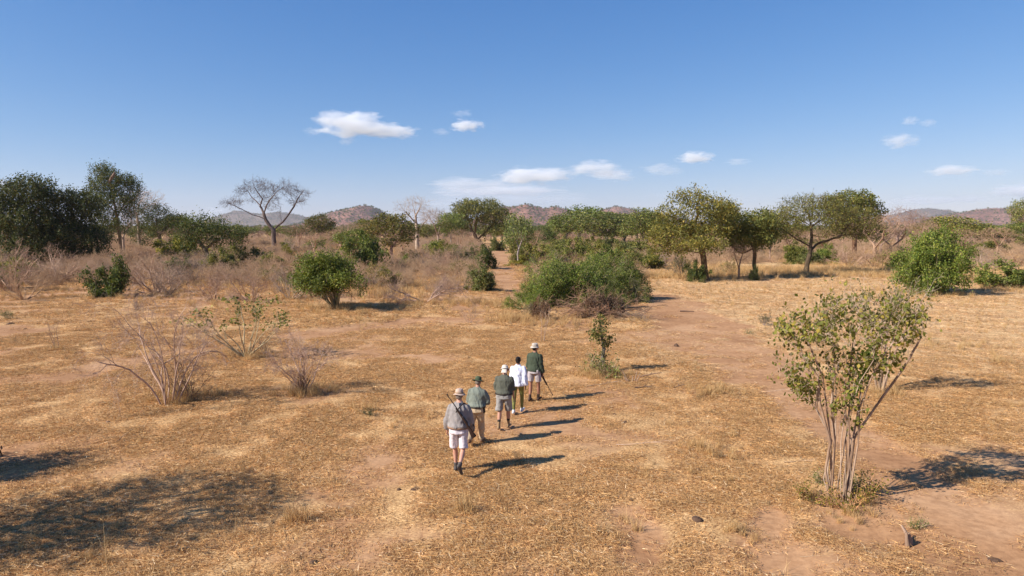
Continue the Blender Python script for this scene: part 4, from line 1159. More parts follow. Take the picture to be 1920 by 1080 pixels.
# tall shrub in the right foreground
rg4 = np.random.default_rng(254)
def tall_shrub(seed, u, v, vt, wpx, label, color, leafprob, twigtop, leafsize=.085, stems=19, rad=(.026, .050), tilt=(1, 24), lenr=(2.4, 3.6), lmin=1.2, lcount=1, green_heart=True, az_=None, tl_=None):
    rng = np.random.default_rng(seed)
    t = empty('leafy_shrub')
    az = rng.uniform(0, 2 * math.pi, stems); tl = np.radians(rng.uniform(tilt[0], tilt[1], stems))
    if az_ is not None: az = np.array(az_) + rng.normal(0, .15, stems); tl = np.radians(np.array(tl_, float))
    d = np.stack([np.cos(az) * np.sin(tl), np.sin(az) * np.sin(tl), np.cos(tl)], 1)
    pos = np.stack([np.cos(az), np.sin(az), np.zeros(stems)], 1) * (.20 * rng.uniform(.2, 1, stems))[:, None]; pos[:, 2] = -.05
    ln = rng.uniform(lenr[0], lenr[1], stems); rd = rng.uniform(rad[0], rad[1], stems)
    P, par, Rr, lev, D = grow(rng, pos, d, ln, rd,
        [dict(nseg=10, wob=.06, trop=-.004, taper=.28, n=6, tmin=.42, ang=(18, 58), ratio=.40, rratio=.5),
         dict(nseg=6, wob=.16, trop=.03, taper=.35, n=5, tmin=.2, ang=(20, 60), ratio=.5, rratio=.6),
         dict(nseg=4, wob=.2, taper=.4, n=2, tmin=.2, ang=(20, 60), ratio=.55, rratio=.7), dict(nseg=3, wob=.2, taper=.5)])
    P[:, 0] += .03 * np.maximum(P[:, 2], 0) ** 2
    Rr = np.maximum(Rr, .0028)
    for lv, sd in ((0, 8),):
        mk_ = lev == 0
        for st in range(stems):
            ids = np.nonzero(mk_)[0].reshape(11, stems)[:, st]
            sub = np.concatenate([[-1], np.arange(10)])
            Vb, Fb = tubes(P[ids], sub, Rr[ids], 8)
            link('stem', mk_mesh('stem', Vb, [Fb], [M_BARK_PALE], smooth_=True), t)
    Vb, Fb = tubes(P, par, Rr, 4, lev > 0)
    link('branches', mk_mesh('branches', Vb, [Fb], [M_TWIG_PALE], smooth_=True), t)
    H_ = P[:, 2].max()
    c = np.nonzero((lev >= 1) & (P[:, 2] > lmin))[0]
    g = vnoise(P[c, 0] * 1.0 + P[c, 1] * .7, P[c, 2] + P[c, 1] * .4, .42, seed)
    pr = leafprob * np.clip(g * 2.6 - .75, 0, 1.5) * (1 - twigtop * smooth(.78 * H_, .97 * H_, P[c, 2]))
    c = c[rng.uniform(0, 1, len(c)) < pr]
    C = np.repeat(P[c], lcount, 0); C = C + rng.normal(0, .045, C.shape)
    Vq, Fq = leaf_faces(rng, C, leafsize, .78, up=.3, hang=.5)
    link('foliage', mk_mesh('foliage', Vq, [Fq], [M_LEAF_OLIVE]), t)
    if green_heart:
        k = 260; tt = rng.uniform(0, 1, k)
        C = np.stack([.1 + .42 * tt + rng.normal(0, .07, k), -.15 + rng.normal(0, .08, k), 1.75 + 1.15 * tt + rng.normal(0, .09, k)], 1)
        Vq, Fq = leaf_faces(rng, C, .085, .7, up=.3, hang=.6)
        o = link('fresh_leaves', mk_mesh('fresh_leaves', Vq, [Fq], [M_LEAF]), t)
        o['label'] = 'fresh darker green leaves in the heart of the shrub'
    w, h = dims(t); Y = gnd(u, v)[1]
    place(t, u, v, wpx * mpp(Y) / w, zat(vt, Y) / h, label=label, cat='bush')
    for ch in t.children: ch.color = (*color, 1) if 'f' in ch.name[:1] else (.92, .88, .84, 1)
    return t
AZ4 = [3.1, 3.3, 2.8, 3.6, 2.4, 0, .3, -.3, .6, .1, 1.5, 1.7, -1.5, -1.2, 4.2, 5.2, .9, 2.0]
TL4 = [24, 17, 13, 9, 16, 27, 20, 15, 18, 9, 8, 22, 10, 20, 16, 12, 12, 5]
def stem_shrub(seed, u, v, label):
    rng = np.random.default_rng(seed)
    polys = [[(0, 0, -.12), (0, 0, -.06)]]
    spec = [(3.1, .50, .9), (3.3, .38, .7), (2.7, .30, .5), (3.7, .26, .45), (0, .44, .75), (.35, .38, .7), (-.4, .30, .55), (.1, .16, .2), (1.5, .2, .3), (1.8, .35, .6), (-1.5, .2, .3), (-1.2, .36, .6), (2.2, .1, .1), (5.3, .25, .35), (.0, .05, .05), (3.0, .08, .1), (4.4, .12, .2), (.8, .3, .5), (2.4, .32, .6)]
    for az, r1, r2 in spec:
        az += rng.normal(0, .12); b = rng.uniform(.10, .22); c_, s_ = math.cos(az), math.sin(az)
        k1 = rng.normal(0, .05, 2); k2 = rng.normal(0, .07, 2)
        polys.append([(c_ * b, s_ * b, -.05), (c_ * (b + .03) + k1[0], s_ * (b + .03) + k1[1], .5 + rng.uniform(-.1, .1)), (c_ * (b + r1 * .28) - k1[1], s_ * (b + r1 * .28) + k1[0], 1.15), (c_ * (b + r1 * .62) + k2[0], s_ * (b + r1 * .62) + k2[1], 1.8 + rng.uniform(-.15, .15)),
                      (c_ * (b + r1 * .95) - k2[1], s_ * (b + r1 * .95), 2.35), (c_ * (b + r2), s_ * (b + r2), 2.75 + rng.uniform(-.2, .3))])
    polys.append([(.25, .1, 1.2), (.75, .1, 1.75), (1.25, .0, 2.5), (1.6, .0, 3.1)])      # one long branch reaching right
    P0, par0 = skeleton(polys, .09)
    attr = np.concatenate([clusters(rng, [(.25, 0, 3.15, 1.25, 1.05, .80, 5), (-.75, 0, 3.0, .60, .6, .65, 1.5), (.95, 0, 3.35, .60, .5, .45, 1.2), (.1, 0, 2.3, .6, .5, .5, 1.6), (1.35, 0, 3.25, .32, .3, .25, .5), (-1.0, 0, 2.4, .3, .3, .5, 1.0), (-.2, 0, 1.85, .5, .45, .4, .9)], 165, 9, .13)])
    P, par = colonize(rng, P0, par0, attr, .085, .8, .11, wob=.2)
    # leafless twig ends above the crown
    Rr, nch = pipe(par, .0035, .21)
    lab_ = np.full(len(P), -1)
    for i in range(len(P)):
        pr_ = par[i]
        lab_[i] = -1 if pr_ < 0 else (lab_[pr_] if lab_[pr_] >= 0 else (i if P[i][2] > -.052 and np.hypot(P[i][0], P[i][1]) > .06 else -1))
    t = empty('leafy_shrub')
    thick = Rr > .012
    for k in np.unique(lab_[lab_ >= 0]):
        m_ = (lab_ == k) & thick
        if m_.sum() < 4: continue
        Vb, Fb = tubes(P, par, Rr, 8, m_); Vb = Vb + rng.normal(0, .0016, Vb.shape)
        link('stem', mk_mesh('stem', Vb, [Fb], [M_BARK_PALE], smooth_=True), t)
    Vb, Fb = tubes(P, par, Rr, 4, ~thick)
    thin = np.nonzero((Rr < .006) & (P[:, 2] > 1.5))[0]
    src = np.repeat(thin[rng.uniform(0, 1, len(thin)) < .45], 1)
    dd = nrm(rng.normal(0, .6, (len(src), 3)) + np.array([0, 0, .5]))
    top = P[src, 2] > 3.3
    Pt, pt, Rt, lt, Dt = grow(rng, P[src], dd, rng.uniform(.12, .30, len(src)) * np.where(top, 1.7, 1), np.full(len(src), .004), [dict(nseg=3, wob=.25, taper=.5, n=2, tmin=.3, ang=(25, 60), ratio=.5, rratio=.8), dict(nseg=2, wob=.2, taper=.5)])
    Vt, Ft = tubes(Pt, pt, Rt, 3)
    link('branches', mk_mesh('branches', np.concatenate([Vb, Vt]), [Fb, Ft + len(Vb)], [M_TWIG_PALE], smooth_=True), t)
    A = np.concatenate([P[thin], Pt[lt >= 0]])
    g = vnoise(A[:, 0] + A[:, 1] * .7, A[:, 2] + A[:, 1] * .4, .36, seed)
    keep = rng.uniform(0, 1, len(A)) < np.clip(g * 2.3 - .38, .08, 1) * (1 - .75 * smooth(3.4, 4.0, A[:, 2])) * .98
    C = A[keep] + rng.normal(0, .04, (keep.sum(), 3))
    fold = []
    Vq, Fq = leaf_faces(rng, C, .082, .78, up=.3, hang=.5)
    link('foliage', mk_mesh('foliage', Vq, [Fq], [M_LEAF_OLIVE]), t)
    k = 240; tt = rng.uniform(0, 1, k)
    C = np.stack([.08 + .45 * tt + rng.normal(0, .07, k), -.15 + rng.normal(0, .08, k), 1.85 + 1.15 * tt + rng.normal(0, .09, k)], 1)
    Vq, Fq = leaf_faces(rng, C, .085, .7, up=.3, hang=.6)
    o = link('fresh_leaves', mk_mesh('fresh_leaves', Vq, [Fq], [M_LEAF]), t); o['label'] = 'fresh darker green leaves in the heart of the shrub'
    place(t, u, v, .95, 1.09, label=label, cat='bush')
    for ch in t.children: ch.color = {'fol': (1.12, 1.14, .70, 1), 'fre': (1.3, 1.5, .9, 1), 'ste': (.9, .82, .76, 1), 'bra': (.85, .78, .70, 1)}[ch.name[:3]]
    return t
stem_shrub(254, 1572, 932, 'tall many-stemmed shrub with sparse leaves in the right foreground')
tall_shrub(255, 1650, 733, 522, 120, 'leafy shrub half hidden behind the tall right foreground shrub', (.95, .95, .85), .8, .9, stems=9, rad=(.03, .05), tilt=(2, 24), green_heart=False)

# bush at the left edge and the trees beyond the left edge whose shadows fall into view
t = make_shrub('leafless_bush', 256, 34, (5, 70), (.7, 1.05), (.01, .016), NEAR[1:], leaves=3, leaf=.05, lsig=.05, leaf_lev=1, leafmat=M_LEAF_DRY, thick=.01)
X, Y = gnd(-14, 908)
place(t, -165, 900, 1.35, 2.0, label='brown twiggy bush just beyond the left edge, casting the upper dark shadow', cat='bush', color=(.8, .7, .6))
def off(seed, x, y, wx, hz, label, leaves, zc, prob=1.0, ncl=60):
    t = make_tree('leafy_tree', seed, [[(0, 0, 0), (.05, 0, zc * .45), (.1, 0, zc * .6)]], [(0, 0, zc, wx, wx * .8, hz, 1)], ncl, 12, .28, .16, 1.2, .22, .1, leaves=leaves, leaf=.1, lsig=.12, lprob=prob, twigs=0)
    t.location = (x, y, float(gz(x, y)))
    tag(t, label, 'tree', 'trees standing just beyond the left edge')
off(261, -12.6, 10.7, 2.3, 1.3, 'leafy tree beyond the left edge, nearer of two', 7, 4.2, 1.0, 190)
off(262, -14.2, 14.0, .9, .8, 'leafy tree beyond the left edge, farther of two', 4, 2.0, 1.0, 26)
off(263, -13.4, 9.9, 1.7, 1.0, 'leafy tree beyond the left edge, nearest of all', 6, 3.2, 1.0, 120)

# ---- thickets that fill the middle distance: every bush of its own
rf = random.Random(5)
ZONES = [  # u0, u1, v0, v1, n, kinds, looks
    (-40, 330, 455, 545, 34, ['bare'] * 6 + ['sparse', 'green'], 'left'),
    (300, 600, 448, 560, 58, ['bare'] * 6 + ['sparse', 'green', 'green'], 'left'),
    (600, 930, 448, 560, 70, ['bare'] * 7 + ['sparse'] * 2 + ['green'], 'mid'),
    (930, 1240, 446, 500, 58, ['bare', 'sparse'] + ['green'] * 5, 'mid'),
    (1230, 1700, 446, 500, 44, ['bare'] * 4 + ['sparse'] + ['green'] * 2, 'right'),
    (1700, 1960, 446, 505, 34, ['bare'] * 3 + ['sparse'] + ['green'] * 3, 'right'),
]
LOOKS = {'bare': [('grey leafless bush', PINK), ('brown leafless bush', TAN), ('dark twiggy bush', GREY)],
         'green': [('olive leafy bush', OLIVE), ('green leafy bush', GREEN), ('yellowish leafy bush', (1.7, 1.4, 1.0)), ('grey-green bush', GREYG)],
         'sparse': [('thinly leaved bush', (1.3, 1.15, .95))]}
LM = [(60, 'the left-edge evergreen'), (138, 'the second dark evergreen'), (228, 'the tallest creeper tree'), (305, 'the olive-dark evergreen'), (393, 'the leaning dark tree'), (515, 'the tall bare tree'),
      (630, 'the round green bush'), (735, 'the brownish tree on a leaning trunk'), (783, 'the slender pinkish tree'), (895, 'the big round tree'), (972, 'the slim pale tree'), (1088, 'the feathery row-end tree'),
      (1172, 'the middle row of trees'), (1322, 'the tallest grove tree'), (1417, 'the low grove tree'), (1512, 'the half-bare umbrella tree'), (1602, 'the dense green crown'), (1700, 'the purplish bare trees'), (1752, 'the large round bush'), (1890, 'the right-edge green bush')]
HV = {60: 500, 138: 498, 228: 478, 305: 470, 393: 500, 515: 470, 630: 578, 735: 494, 783: 474, 895: 458, 972: 498, 1088: 462, 1172: 464, 1322: 526, 1417: 522, 1512: 514, 1602: 486, 1700: 472, 1752: 552, 1890: 540}
def in_gap(u, v):
    if 900 < u < 965 and v > 455: return True
    if v > 515 and 60 < u < 330 and v > 530: return True
    if u > 1240 and v > 497: return True
    if 350 < u < 560 and v > 545: return True
    return False
nfill = 0; used_labels = set()
for (ua, ub, va, vb, n, kinds, zn) in ZONES:
    k = 0; tries = 0
    while k < n and tries < 2000:
        tries += 1
        u = rf.uniform(ua, ub); v = va + (vb - va) * rf.random() ** 1.35
        if in_gap(u, v): continue
        kd = rf.choice(kinds); look, c = rf.choice(LOOKS[kd])
        X, Y = gnd(u, v)
        hm = rf.uniform(1.2, 2.9) * (1.15 if v < 470 else 1) * (.75 if v > 520 else 1); wm = hm * rf.uniform(1.3, 2.2)
        lu, ln_ = min(LM, key=lambda q: abs(q[0] - u))
        hv = HV[lu]
        if v > hv + 8: rel = 'in front of'
        elif v < hv - 8: rel = 'behind'
        else: rel = 'left of' if u < lu else 'right of'
        if rel in ('in front of', 'behind') and abs(u - lu) > 28: rel = ('left' if u < lu else 'right') + (' and in front of' if v > hv else ' and behind')
        j = rf.uniform(.85, 1.15)
        size_ = 'waist-high' if 1.35 <= hm < 1.45 else 'chest-high' if 1.75 < hm < 1.95 else 'knee-high' if hm < 1.35 else 'small' if hm < 1.6 else 'head-high' if hm > 2.6 else 'tall' if hm > 2.3 else 'broad' if wm / hm > 1.9 else 'narrow' if wm / hm < 1.5 else 'middle-sized'
        if (size_, look, rel, ln_) in used_labels: continue
        used_labels.add((size_, look, rel, ln_))
        put(kd, u, v, 0, wm / mpp(Y), '%s %s %s %s' % (size_, look, rel, ln_), group='bushes of the dry thicket', color=tuple(q * j for q in c), xyz=(X, Y, hm))
        k += 1; nfill += 1
        if v > 485: TUFT.append((X, Y, wm * 1.1, 5, 1.0, wm * .5, .3))

# far wood that reads as one mass
rng = np.random.default_rng(77)
def lowtree(seed, col_, kind):
    rg = np.random.default_rng(seed)
    if kind == 'g':
        C = clusters(rg, [(0, 0, 3.3, 2.6, 2.4, 1.9, 1), (1.2, 0, 2.4, 1.8, 1.6, 1.3, .6)], 26, 22, .45)
        Vq, Fq = leaf_faces(rg, C, .6, .6, up=.5)
        Vt, Ft = tubes(np.array([[0, 0, -.5], [0, 0, 1.5], [.2, 0, 3]]), np.array([-1, 0, 1]), np.array([.2, .16, .08]), 5)
        return mk_mesh('wood_tree', np.concatenate([Vt, Vq]), [Ft, Fq + len(Vt)], [M_BARK_GREY, col_], [0, 1])
    az = rg.uniform(0, 6.28, 9); tl = rg.uniform(.1, 1.1, 9)
    d = np.stack([np.cos(az) * np.sin(tl), np.sin(az) * np.sin(tl), np.cos(tl)], 1)
    P, par, Rr, lev, D = grow(rg, d * .05, d, rg.uniform(2.2, 3.6, 9), np.full(9, .06), [dict(nseg=4, wob=.15, n=6, ratio=.5, rratio=.6, ang=(25, 60)), dict(nseg=3, wob=.2, n=6, ratio=.5, rratio=.6, ang=(25, 60)), dict(nseg=2, wob=.2)])
    Vt, Ft = tubes(P, par, np.maximum(Rr, .02), 3)
    return mk_mesh('wood_tree', Vt, [Ft], [M_TWIG_FAR])
def plain(m_name, src, fac):
    m = src.copy(); m.name = m_name
    for nd in m.node_tree.nodes:
        if nd.type == 'OBJECT_INFO':
            for l in list(nd.outputs['Color'].links):
                s_ = l.to_socket; m.node_tree.links.remove(l); s_.default_value = (*fac, 1)
    return m
M_W1 = plain('wood_leaf_green', M_LEAF, (1.1, 1.1, 1.0)); M_W2 = plain('wood_leaf_olive', M_LEAF, (1.7, 1.4, 1.1)); M_W3 = plain('wood_leaf_dull', M_LEAF, (1.1, .9, 1.0)); M_TWIG_FAR = plain('wood_twig', M_TWIG, (.72, .62, .60))
srcs = [lowtree(1, M_W1, 'g'), lowtree(2, M_W2, 'g'), lowtree(3, M_W3, 'g'), lowtree(4, M_W1, 'g'), lowtree(5, None, 'b'), lowtree(6, None, 'b'), lowtree(7, None, 'b')]
n = 9500
yy = 260 * np.exp(rng.uniform(0, 1, n) ** .8 * math.log(2600 / 260)); xx = rng.uniform(-1, 1, n) * (yy * 1.05 + 20)
dens = fbm(xx, yy, 160, 31, 3)
kp = (dens > .40) | (rng.uniform(0, 1, n) < .3); xx, yy = xx[kp], yy[kp]
scatter('distant_wood', np.stack([xx, yy, np.zeros(len(xx))], 1), rng.uniform(0, 6.28, len(xx)), rng.uniform(.5, 1.15, len(xx)) * np.where(yy > 900, 1.5, 1.0), rng.choice([0, 1, 2, 3, 4, 5, 6], len(xx), p=[.07, .13, .13, .07, .2, .2, .2]), srcs,
        'far woodland of green and bare trees running to the foot of the hills')
q = np.concatenate(hill_pts)
scatter('hill_scrub', q, rng.uniform(0, 6.28, len(q)), rng.uniform(.7, 1.9, len(q)), rng.integers(0, 7, len(q)), srcs, 'scrub and small trees dotted over the hills')
# undergrowth below bushes, 90 to 260 m
n = 12000
yy = np.sqrt(rng.uniform(45 ** 2, 270 ** 2, n)); xx = rng.uniform(-1, 1, n) * (yy * .98 + 4)
uu = 960 + xx / (yy) * F; vv = 424 + CAM_H * F / yy
clear = (bare(xx, yy) > .25) | ((uu > 1195) & (vv > 512)) | ((uu > 900) & (uu < 970) & (vv > 452) & (vv < 560)) | ((uu > 960) & (vv > 545)) | (vv > 560)
kp = ~clear & (fbm(xx, yy, 9, 55, 3) > .43)
xx, yy = xx[kp], yy[kp]
big_tuft = [mk_mesh('tall_grass', *(lambda r_: (r_[0], [r_[1]]))(blades(np.random.default_rng(400 + k), 110, .9, .35, 1.0, .022, .3, 2)), [M_GRASS if k < 3 else M_GRASS_OLD]) for k in range(4)]
scatter('tall_dry_grass', np.stack([xx, yy, gz(xx, yy)], 1), rng.uniform(0, 6.28, len(xx)), rng.uniform(.6, 1.25, len(xx)), rng.integers(0, 4, len(xx)), big_tuft, 'tall dry grass growing between the distant bushes')

und = [PROTO['bare'][k][0].children[0].data for k in range(5)] + [PROTO['sparse'][0][0].children[0].data]
for k_, m0 in enumerate(und):
    m1 = m0.copy(); m1.materials[0] = M_TWIG_UND if 'M_TWIG_UND' in globals() else plain('twig_undergrowth', M_TWIG, (1.12, .98, .80)); M_TWIG_UND = m1.materials[0]; und[k_] = m1
n = 10500
yy = np.sqrt(rng.uniform(48 ** 2, 250 ** 2, n)); xx = rng.uniform(-1, 1, n) * (yy * .98 + 4)
uu = 960 + xx / (yy) * F; vv = 424 + CAM_H * F / yy
clear = (bare(xx, yy) > .25) | ((uu > 1195) & (vv > 500)) | ((uu > 900) & (uu < 970) & (vv > 452) & (vv < 560)) | ((uu > 960) & (vv > 540)) | (vv > 548)
kp = ~clear & (fbm(xx, yy, 12, 58, 3) > .40)
xx, yy = xx[kp], yy[kp]
scatter('undergrowth', np.stack([xx, yy, gz(xx, yy)], 1), rng.uniform(0, 6.28, len(xx)), rng.uniform(.6, 1.35, len(xx)), rng.integers(0, 6, len(xx)), und, 'tangle of low leafless pinkish scrub between the distant bushes')

# tufts around the near plants, and loose tufts
for a_ in [(320, 752, 110, 40, .75), (350, 745, 70, 26, .85), (466, 666, 90, 26, .8), (568, 738, 60, 26, .75), (600, 735, 60, 16, .7), (1575, 940, 120, 26, .5), (1560, 950, 160, 16, .45), (1128, 700, 60, 40, .85), (1112, 706, 40, 16, .8),
           (1150, 712, 70, 10, .6), (1340, 738, 70, 26, .7), (1318, 845, 90, 18, .6), (870, 960, 20, 5, .9), (1395, 1000, 50, 8, .45), (1180, 985, 60, 4, .6), (560, 975, 30, 3, .9), (200, 1040, 90, 5, .5), (1780, 650, 160, 46, .7), (1880, 680, 40, 12, .6),
           (630, 580, 120, 60, 1.0), (700, 590, 120, 20, .8), (800, 572, 200, 90, 1.0), (900, 570, 110, 50, 1.0), (970, 600, 70, 50, 1.1), (1040, 606, 120, 60, .9), (1180, 600, 80, 16, .7), (1750, 552, 140, 60, 1.0), (1690, 560, 120, 50, .9), (1890, 545, 110, 60, 1.0),
           (1290, 518, 200, 260, 1.4), (1440, 512, 220, 320, 1.6), (1580, 510, 220, 320, 1.5), (1680, 520, 160, 200, 1.3), (1830, 522, 110, 160, 1.4), (1230, 520, 80, 80, 1.2), (1900, 520, 100, 120, 1.3), (1060, 500, 300, 160, 1.2), (760, 540, 260, 220, 1.2), (420, 530, 260, 240, 1.2), (640, 600, 160, 60, .7), (205, 558, 60, 24, .9), (120, 545, 140, 30, .9), (300, 556, 130, 50, 1.0), (30, 560, 100, 30, .9), (400, 565, 150, 40, .9), (500, 575, 160, 60, .9), (690, 770, 40, 8, .7), (1500, 640, 60, 8, .5), (1650, 735, 70, 16, .7), (105, 655, 40, 6, .8), (460, 520, 200, 60, 1.2)]:
    tufts(*a_)
tx = []; rng = np.random.default_rng(88)
for (X, Y, W, n, sc_, dep, old) in TUFT:
    for k in range(n):
        a_ = rng.normal(0, .32) * W; b_ = rng.normal(0, .3) * min(dep, W)
        tx.append((X + a_, Y + b_, sc_ * rng.uniform(.6, 1.25), 4 + rng.integers(0, 2) if rng.random() < old else rng.integers(0, 4)))
n = 7000
x, y = wedge(rng, n, 9, 75); pz = straw(x, y) * fbm(x, y, 5, 61, 3)
for a_, b_, c_ in zip(x, y, pz):
    if c_ > .29 and rng.random() < .8: tx.append((a_, b_, rng.uniform(.2, .55) * (1 + max(0, b_ - 25) / 60), rng.integers(0, 6)))
tx = np.array(tx)
scatter('dry_grass_tufts', np.stack([tx[:, 0], tx[:, 1], gz(tx[:, 0], tx[:, 1])], 1), rng.uniform(0, 6.28, len(tx)), tx[:, 2], tx[:, 3].astype(int), tuft_src, 'standing tufts of dry yellow grass around stems and on the plain')

# single tall straws in the foreground
for (u, v, hh, lab) in [(1090, 1000, .8, 'single tall pale grass stalk in the bottom middle'), (1187, 975, .9, 'bent pair of tall grass stalks right of the bottom middle'), (190, 1060, .8, 'tall grass stalks inside the large shadow, bottom left'), (445, 1000, .5, 'leaning grass stalk at the edge of the large shadow'), (868, 975, .7, 'upright grass tuft below the nearest walker'), (15, 760, 1.0, 'tall pale stalk at the left edge'), (1470, 1070, .4, 'short stalks at the bottom edge right of the middle'), (1640, 1050, .4, 'fine stalks left of the little stump')]:
    rg = np.random.default_rng(int(u + v))
    Va, Fa = blades(rg, 3 if hh > .6 else 5, .12, hh * .7, hh, .009, .16, 5)
    o = link('grass_stalks', mk_mesh('grass_stalks', Va, [Fa], [M_GRASS]))
    X, Y = gnd(u, v); o.location = (X, Y, float(gz(X, Y))); tag(o, lab, 'grass stalks')

# ---- things lying on the ground
def clod(name, u, v, r, h, seed, label, cat, m_):
    rg = np.random.default_rng(seed)
    th = np.linspace(0, 2 * math.pi, 13)[:-1]
    rings = [(1.0, -.02), (.92, .35), (.62, .8), (.25, 1.0)]
    Vc = []
    for (q, z) in rings:
        rr = r * q * (1 + rg.normal(0, .13, 12)); Vc += [(math.cos(a) * b, math.sin(a) * b * .8, h * z * (1 + rg.normal(0, .1))) for a, b in zip(th, rr)]
    Vc.append((0, 0, h)); Fc = []
    for k in range(3):
        for j in range(12): Fc.append((k * 12 + j, k * 12 + (j + 1) % 12, (k + 1) * 12 + (j + 1) % 12, (k + 1) * 12 + j))
    Ft_ = [(36 + j, 36 + (j + 1) % 12, 48) for j in range(12)]
    o = link(name, mk_mesh(name, Vc, [np.array(Fc), np.array(Ft_)], [m_], [0, 0], smooth_=True))
    X, Y = gnd(u, v); o.location = (X, Y, float(gz(X, Y)) - .01); o.rotation_euler = (0, 0, rg.uniform(0, 6)); tag(o, label, cat)
M_DUNG = bark_mat('dry_dung', (.055, .03, .02), (.13, .075, .045), 14, False)
M_STONE = bark_mat('stone', (.25, .15, .10), (.42, .27, .19), 8, False)
for (u, v, r, h, lab) in [(1308, 976, .12, .07, 'dark dry dung heap in the lower right straw'), (1390, 997, .09, .05, 'dung pat at the edge of the bare soil, lower right'), (1183, 938, .05, .04, 'small dark clod beside a bare patch, bottom middle'), (748, 919, .05, .05, 'small dark clod below the shadow of the nearest walker'),
                          (588, 1053, .10, .05, 'dark dung at the bottom edge, right of the large shadow'), (1172, 793, .08, .06, 'dark clod right of the walkers'), (1152, 776, .05, .03, 'tiny clod right of the walkers'), (1268, 646, .13, .13, 'little brown mound on the red soil path'), (1866, 1045, .12, .04, 'flat dark dung in the lower right corner'),
                          (1052, 909, .04, .04, 'tiny reddish clod below the walkers'), (168, 604, .14, .08, 'dark dung on the left plain'), (20, 608, .25, .08, 'dark scattered dung at the left edge'), (179, 697, .12, .04, 'flat dung on the left path'), (380, 702, .08, .05, 'dark clod right of the silvery shrub'), (48, 618, .1, .06, 'small dung near the left edge'), (780, 918, .14, .02, 'flat dark stain-like dung beside a small clod')]:
    clod('dung', u, v, r, h, int(u), lab, 'dung', M_DUNG)
for (u, v, r, h, lab) in [(202, 793, .06, .05, 'pale stone on the left straw'), (1004, 647, .14, .09, 'pale grey stone beside the head of the leading walker'), (1165, 790, .04, .03, 'small pale stone right of the walkers')]:
    clod('stone', u, v, r, h, int(u) + 3, lab, 'stone', M_STONE)

def stick(u, v, L, r, az, seed, label, fork=True, col_=(1, 1, 1), m_=None, up=.04):
    rg = np.random.default_rng(seed); n = 7
    pts = [np.array([0, 0, r * .8])]; d = np.array([math.cos(az), math.sin(az), up])
    for k in range(n):
        d = nrm(d + rg.normal(0, .12, 3) * np.array([1, 1, .25])); pts.append(np.maximum(pts[-1] + d * L / n, [-99, -99, r * .6]))
    par = [-1] + list(range(n)); rr = list(np.linspace(r, r * .4, n + 1))
    if fork:
        for s0, sg in ((3, 1), (4, -1)):
            par.append(s0); a2 = az + sg * .7; pts.append(pts[s0] + np.array([math.cos(a2), math.sin(a2), .25]) * L * .16); rr.append(r * .4)
            par.append(len(pts) - 1); pts.append(pts[-1] + np.array([math.cos(a2 + .2), math.sin(a2 + .2), .1]) * L * .12); rr.append(r * .2)
    Vt, Ft = tubes(np.array(pts), np.array(par), np.array(rr), 5)
    o = link('fallen_stick', mk_mesh('fallen_stick', Vt, [Ft], [m_ or M_TWIG], smooth_=True)); X, Y = gnd(u, v)
    o.location = (X, Y, float(gz(X, Y)) + .01); tag(o, label, 'stick'); set_color(o, col_)
stick(1155, 835, 1.5, .012, -.25, 1, 'long thin pale stick lying right of the nearest walker', col_=(1.4, 1.3, 1.2))
stick(1425, 732, 1.5, .014, -.2, 2, 'pale stick across the red soil path', col_=(1.4, 1.3, 1.2))
stick(1275, 583, .9, .05, .1, 3, 'short dark log on the far bend of the red path', False, (.35, .3, .3))
stick(1200, 708, .8, .03, .1, 4, 'curved dark branch right of the stubby shrub', True, (.5, .4, .35), up=.2)
stick(1262, 728, .7, .02, .7, 5, 'grey forked stick right of the stubby shrub', True, (.6, .55, .5))
stick(1190, 728, .7, .03, -.1, 6, 'dark dead branch below the stubby shrub', True, (.35, .3, .3))
stick(290, 590, 1.4, .018, .3, 7, 'pale curved stick above the silvery leafless shrub', True, (1.3, 1.2, 1.1))
stick(218, 830, .4, .01, 1.0, 8, 'small curled twig on the left straw', True, (.6, .5, .4), up=.4)
stick(1470, 868, .9, .01, .1, 9, 'thin pale stick left of the tall foreground shrub', col_=(1.4, 1.3, 1.1))
stick(1232, 572, .8, .02, .2, 10, 'small dark stick at the right end of the thicket', True, (.4, .35, .3))
stick(1100, 725, 1.6, .014, .1, 11, 'long stick lying left of the stubby shrub', True, (1.0, .9, .8))
stick(1640, 618, 1.0, .02, .1, 12, 'thin stick on the pale clearing', False, (.7, .6, .5))
stick(1500, 1040, .5, .008, .3, 13, 'thin twig in the lower right corner straw', True, (1.2, 1.1, .9))

def stumps(u, v, n, seed, label, hh=.22, r=.035, spread=.12, col_=(.8, .7, .65)):
    rg = np.random.default_rng(seed); t = empty('shrub_stump')
    for k in range(n):
        a_ = rg.uniform(0, 6.28); b_ = rg.uniform(.2, 1) * spread; tl = rg.uniform(.1, .7); p0 = np.array([math.cos(a_) * b_, math.sin(a_) * b_, -.03]); d = np.array([math.cos(a_) * tl, math.sin(a_) * tl, 1.]); L = hh * rg.uniform(.6, 1.3)
        pts = np.array([p0, p0 + d * L * .5, p0 + d * L + rg.normal(0, .02, 3)]); Vt, Ft = tubes(pts, np.array([-1, 0, 1]), np.array([r, r * .85, r * .5]), 6)
        link('stub', mk_mesh('stub', Vt, [Ft], [M_TWIG], smooth_=True), t)
    place(t, u, v, 1, label=label, cat='stump', color=col_)
stumps(1716, 1018, 4, 1, 'little forked stump with a few sprouts in the lower right corner', .24, .04, .13)
stumps(1188, 716, 5, 2, 'cut grey stumps right of the stubby shrub', .35, .02, .22)
stumps(1585, 925, 7, 3, 'short dark stubs around the foot of the tall foreground shrub', .25, .025, .42, (.5, .45, .4))
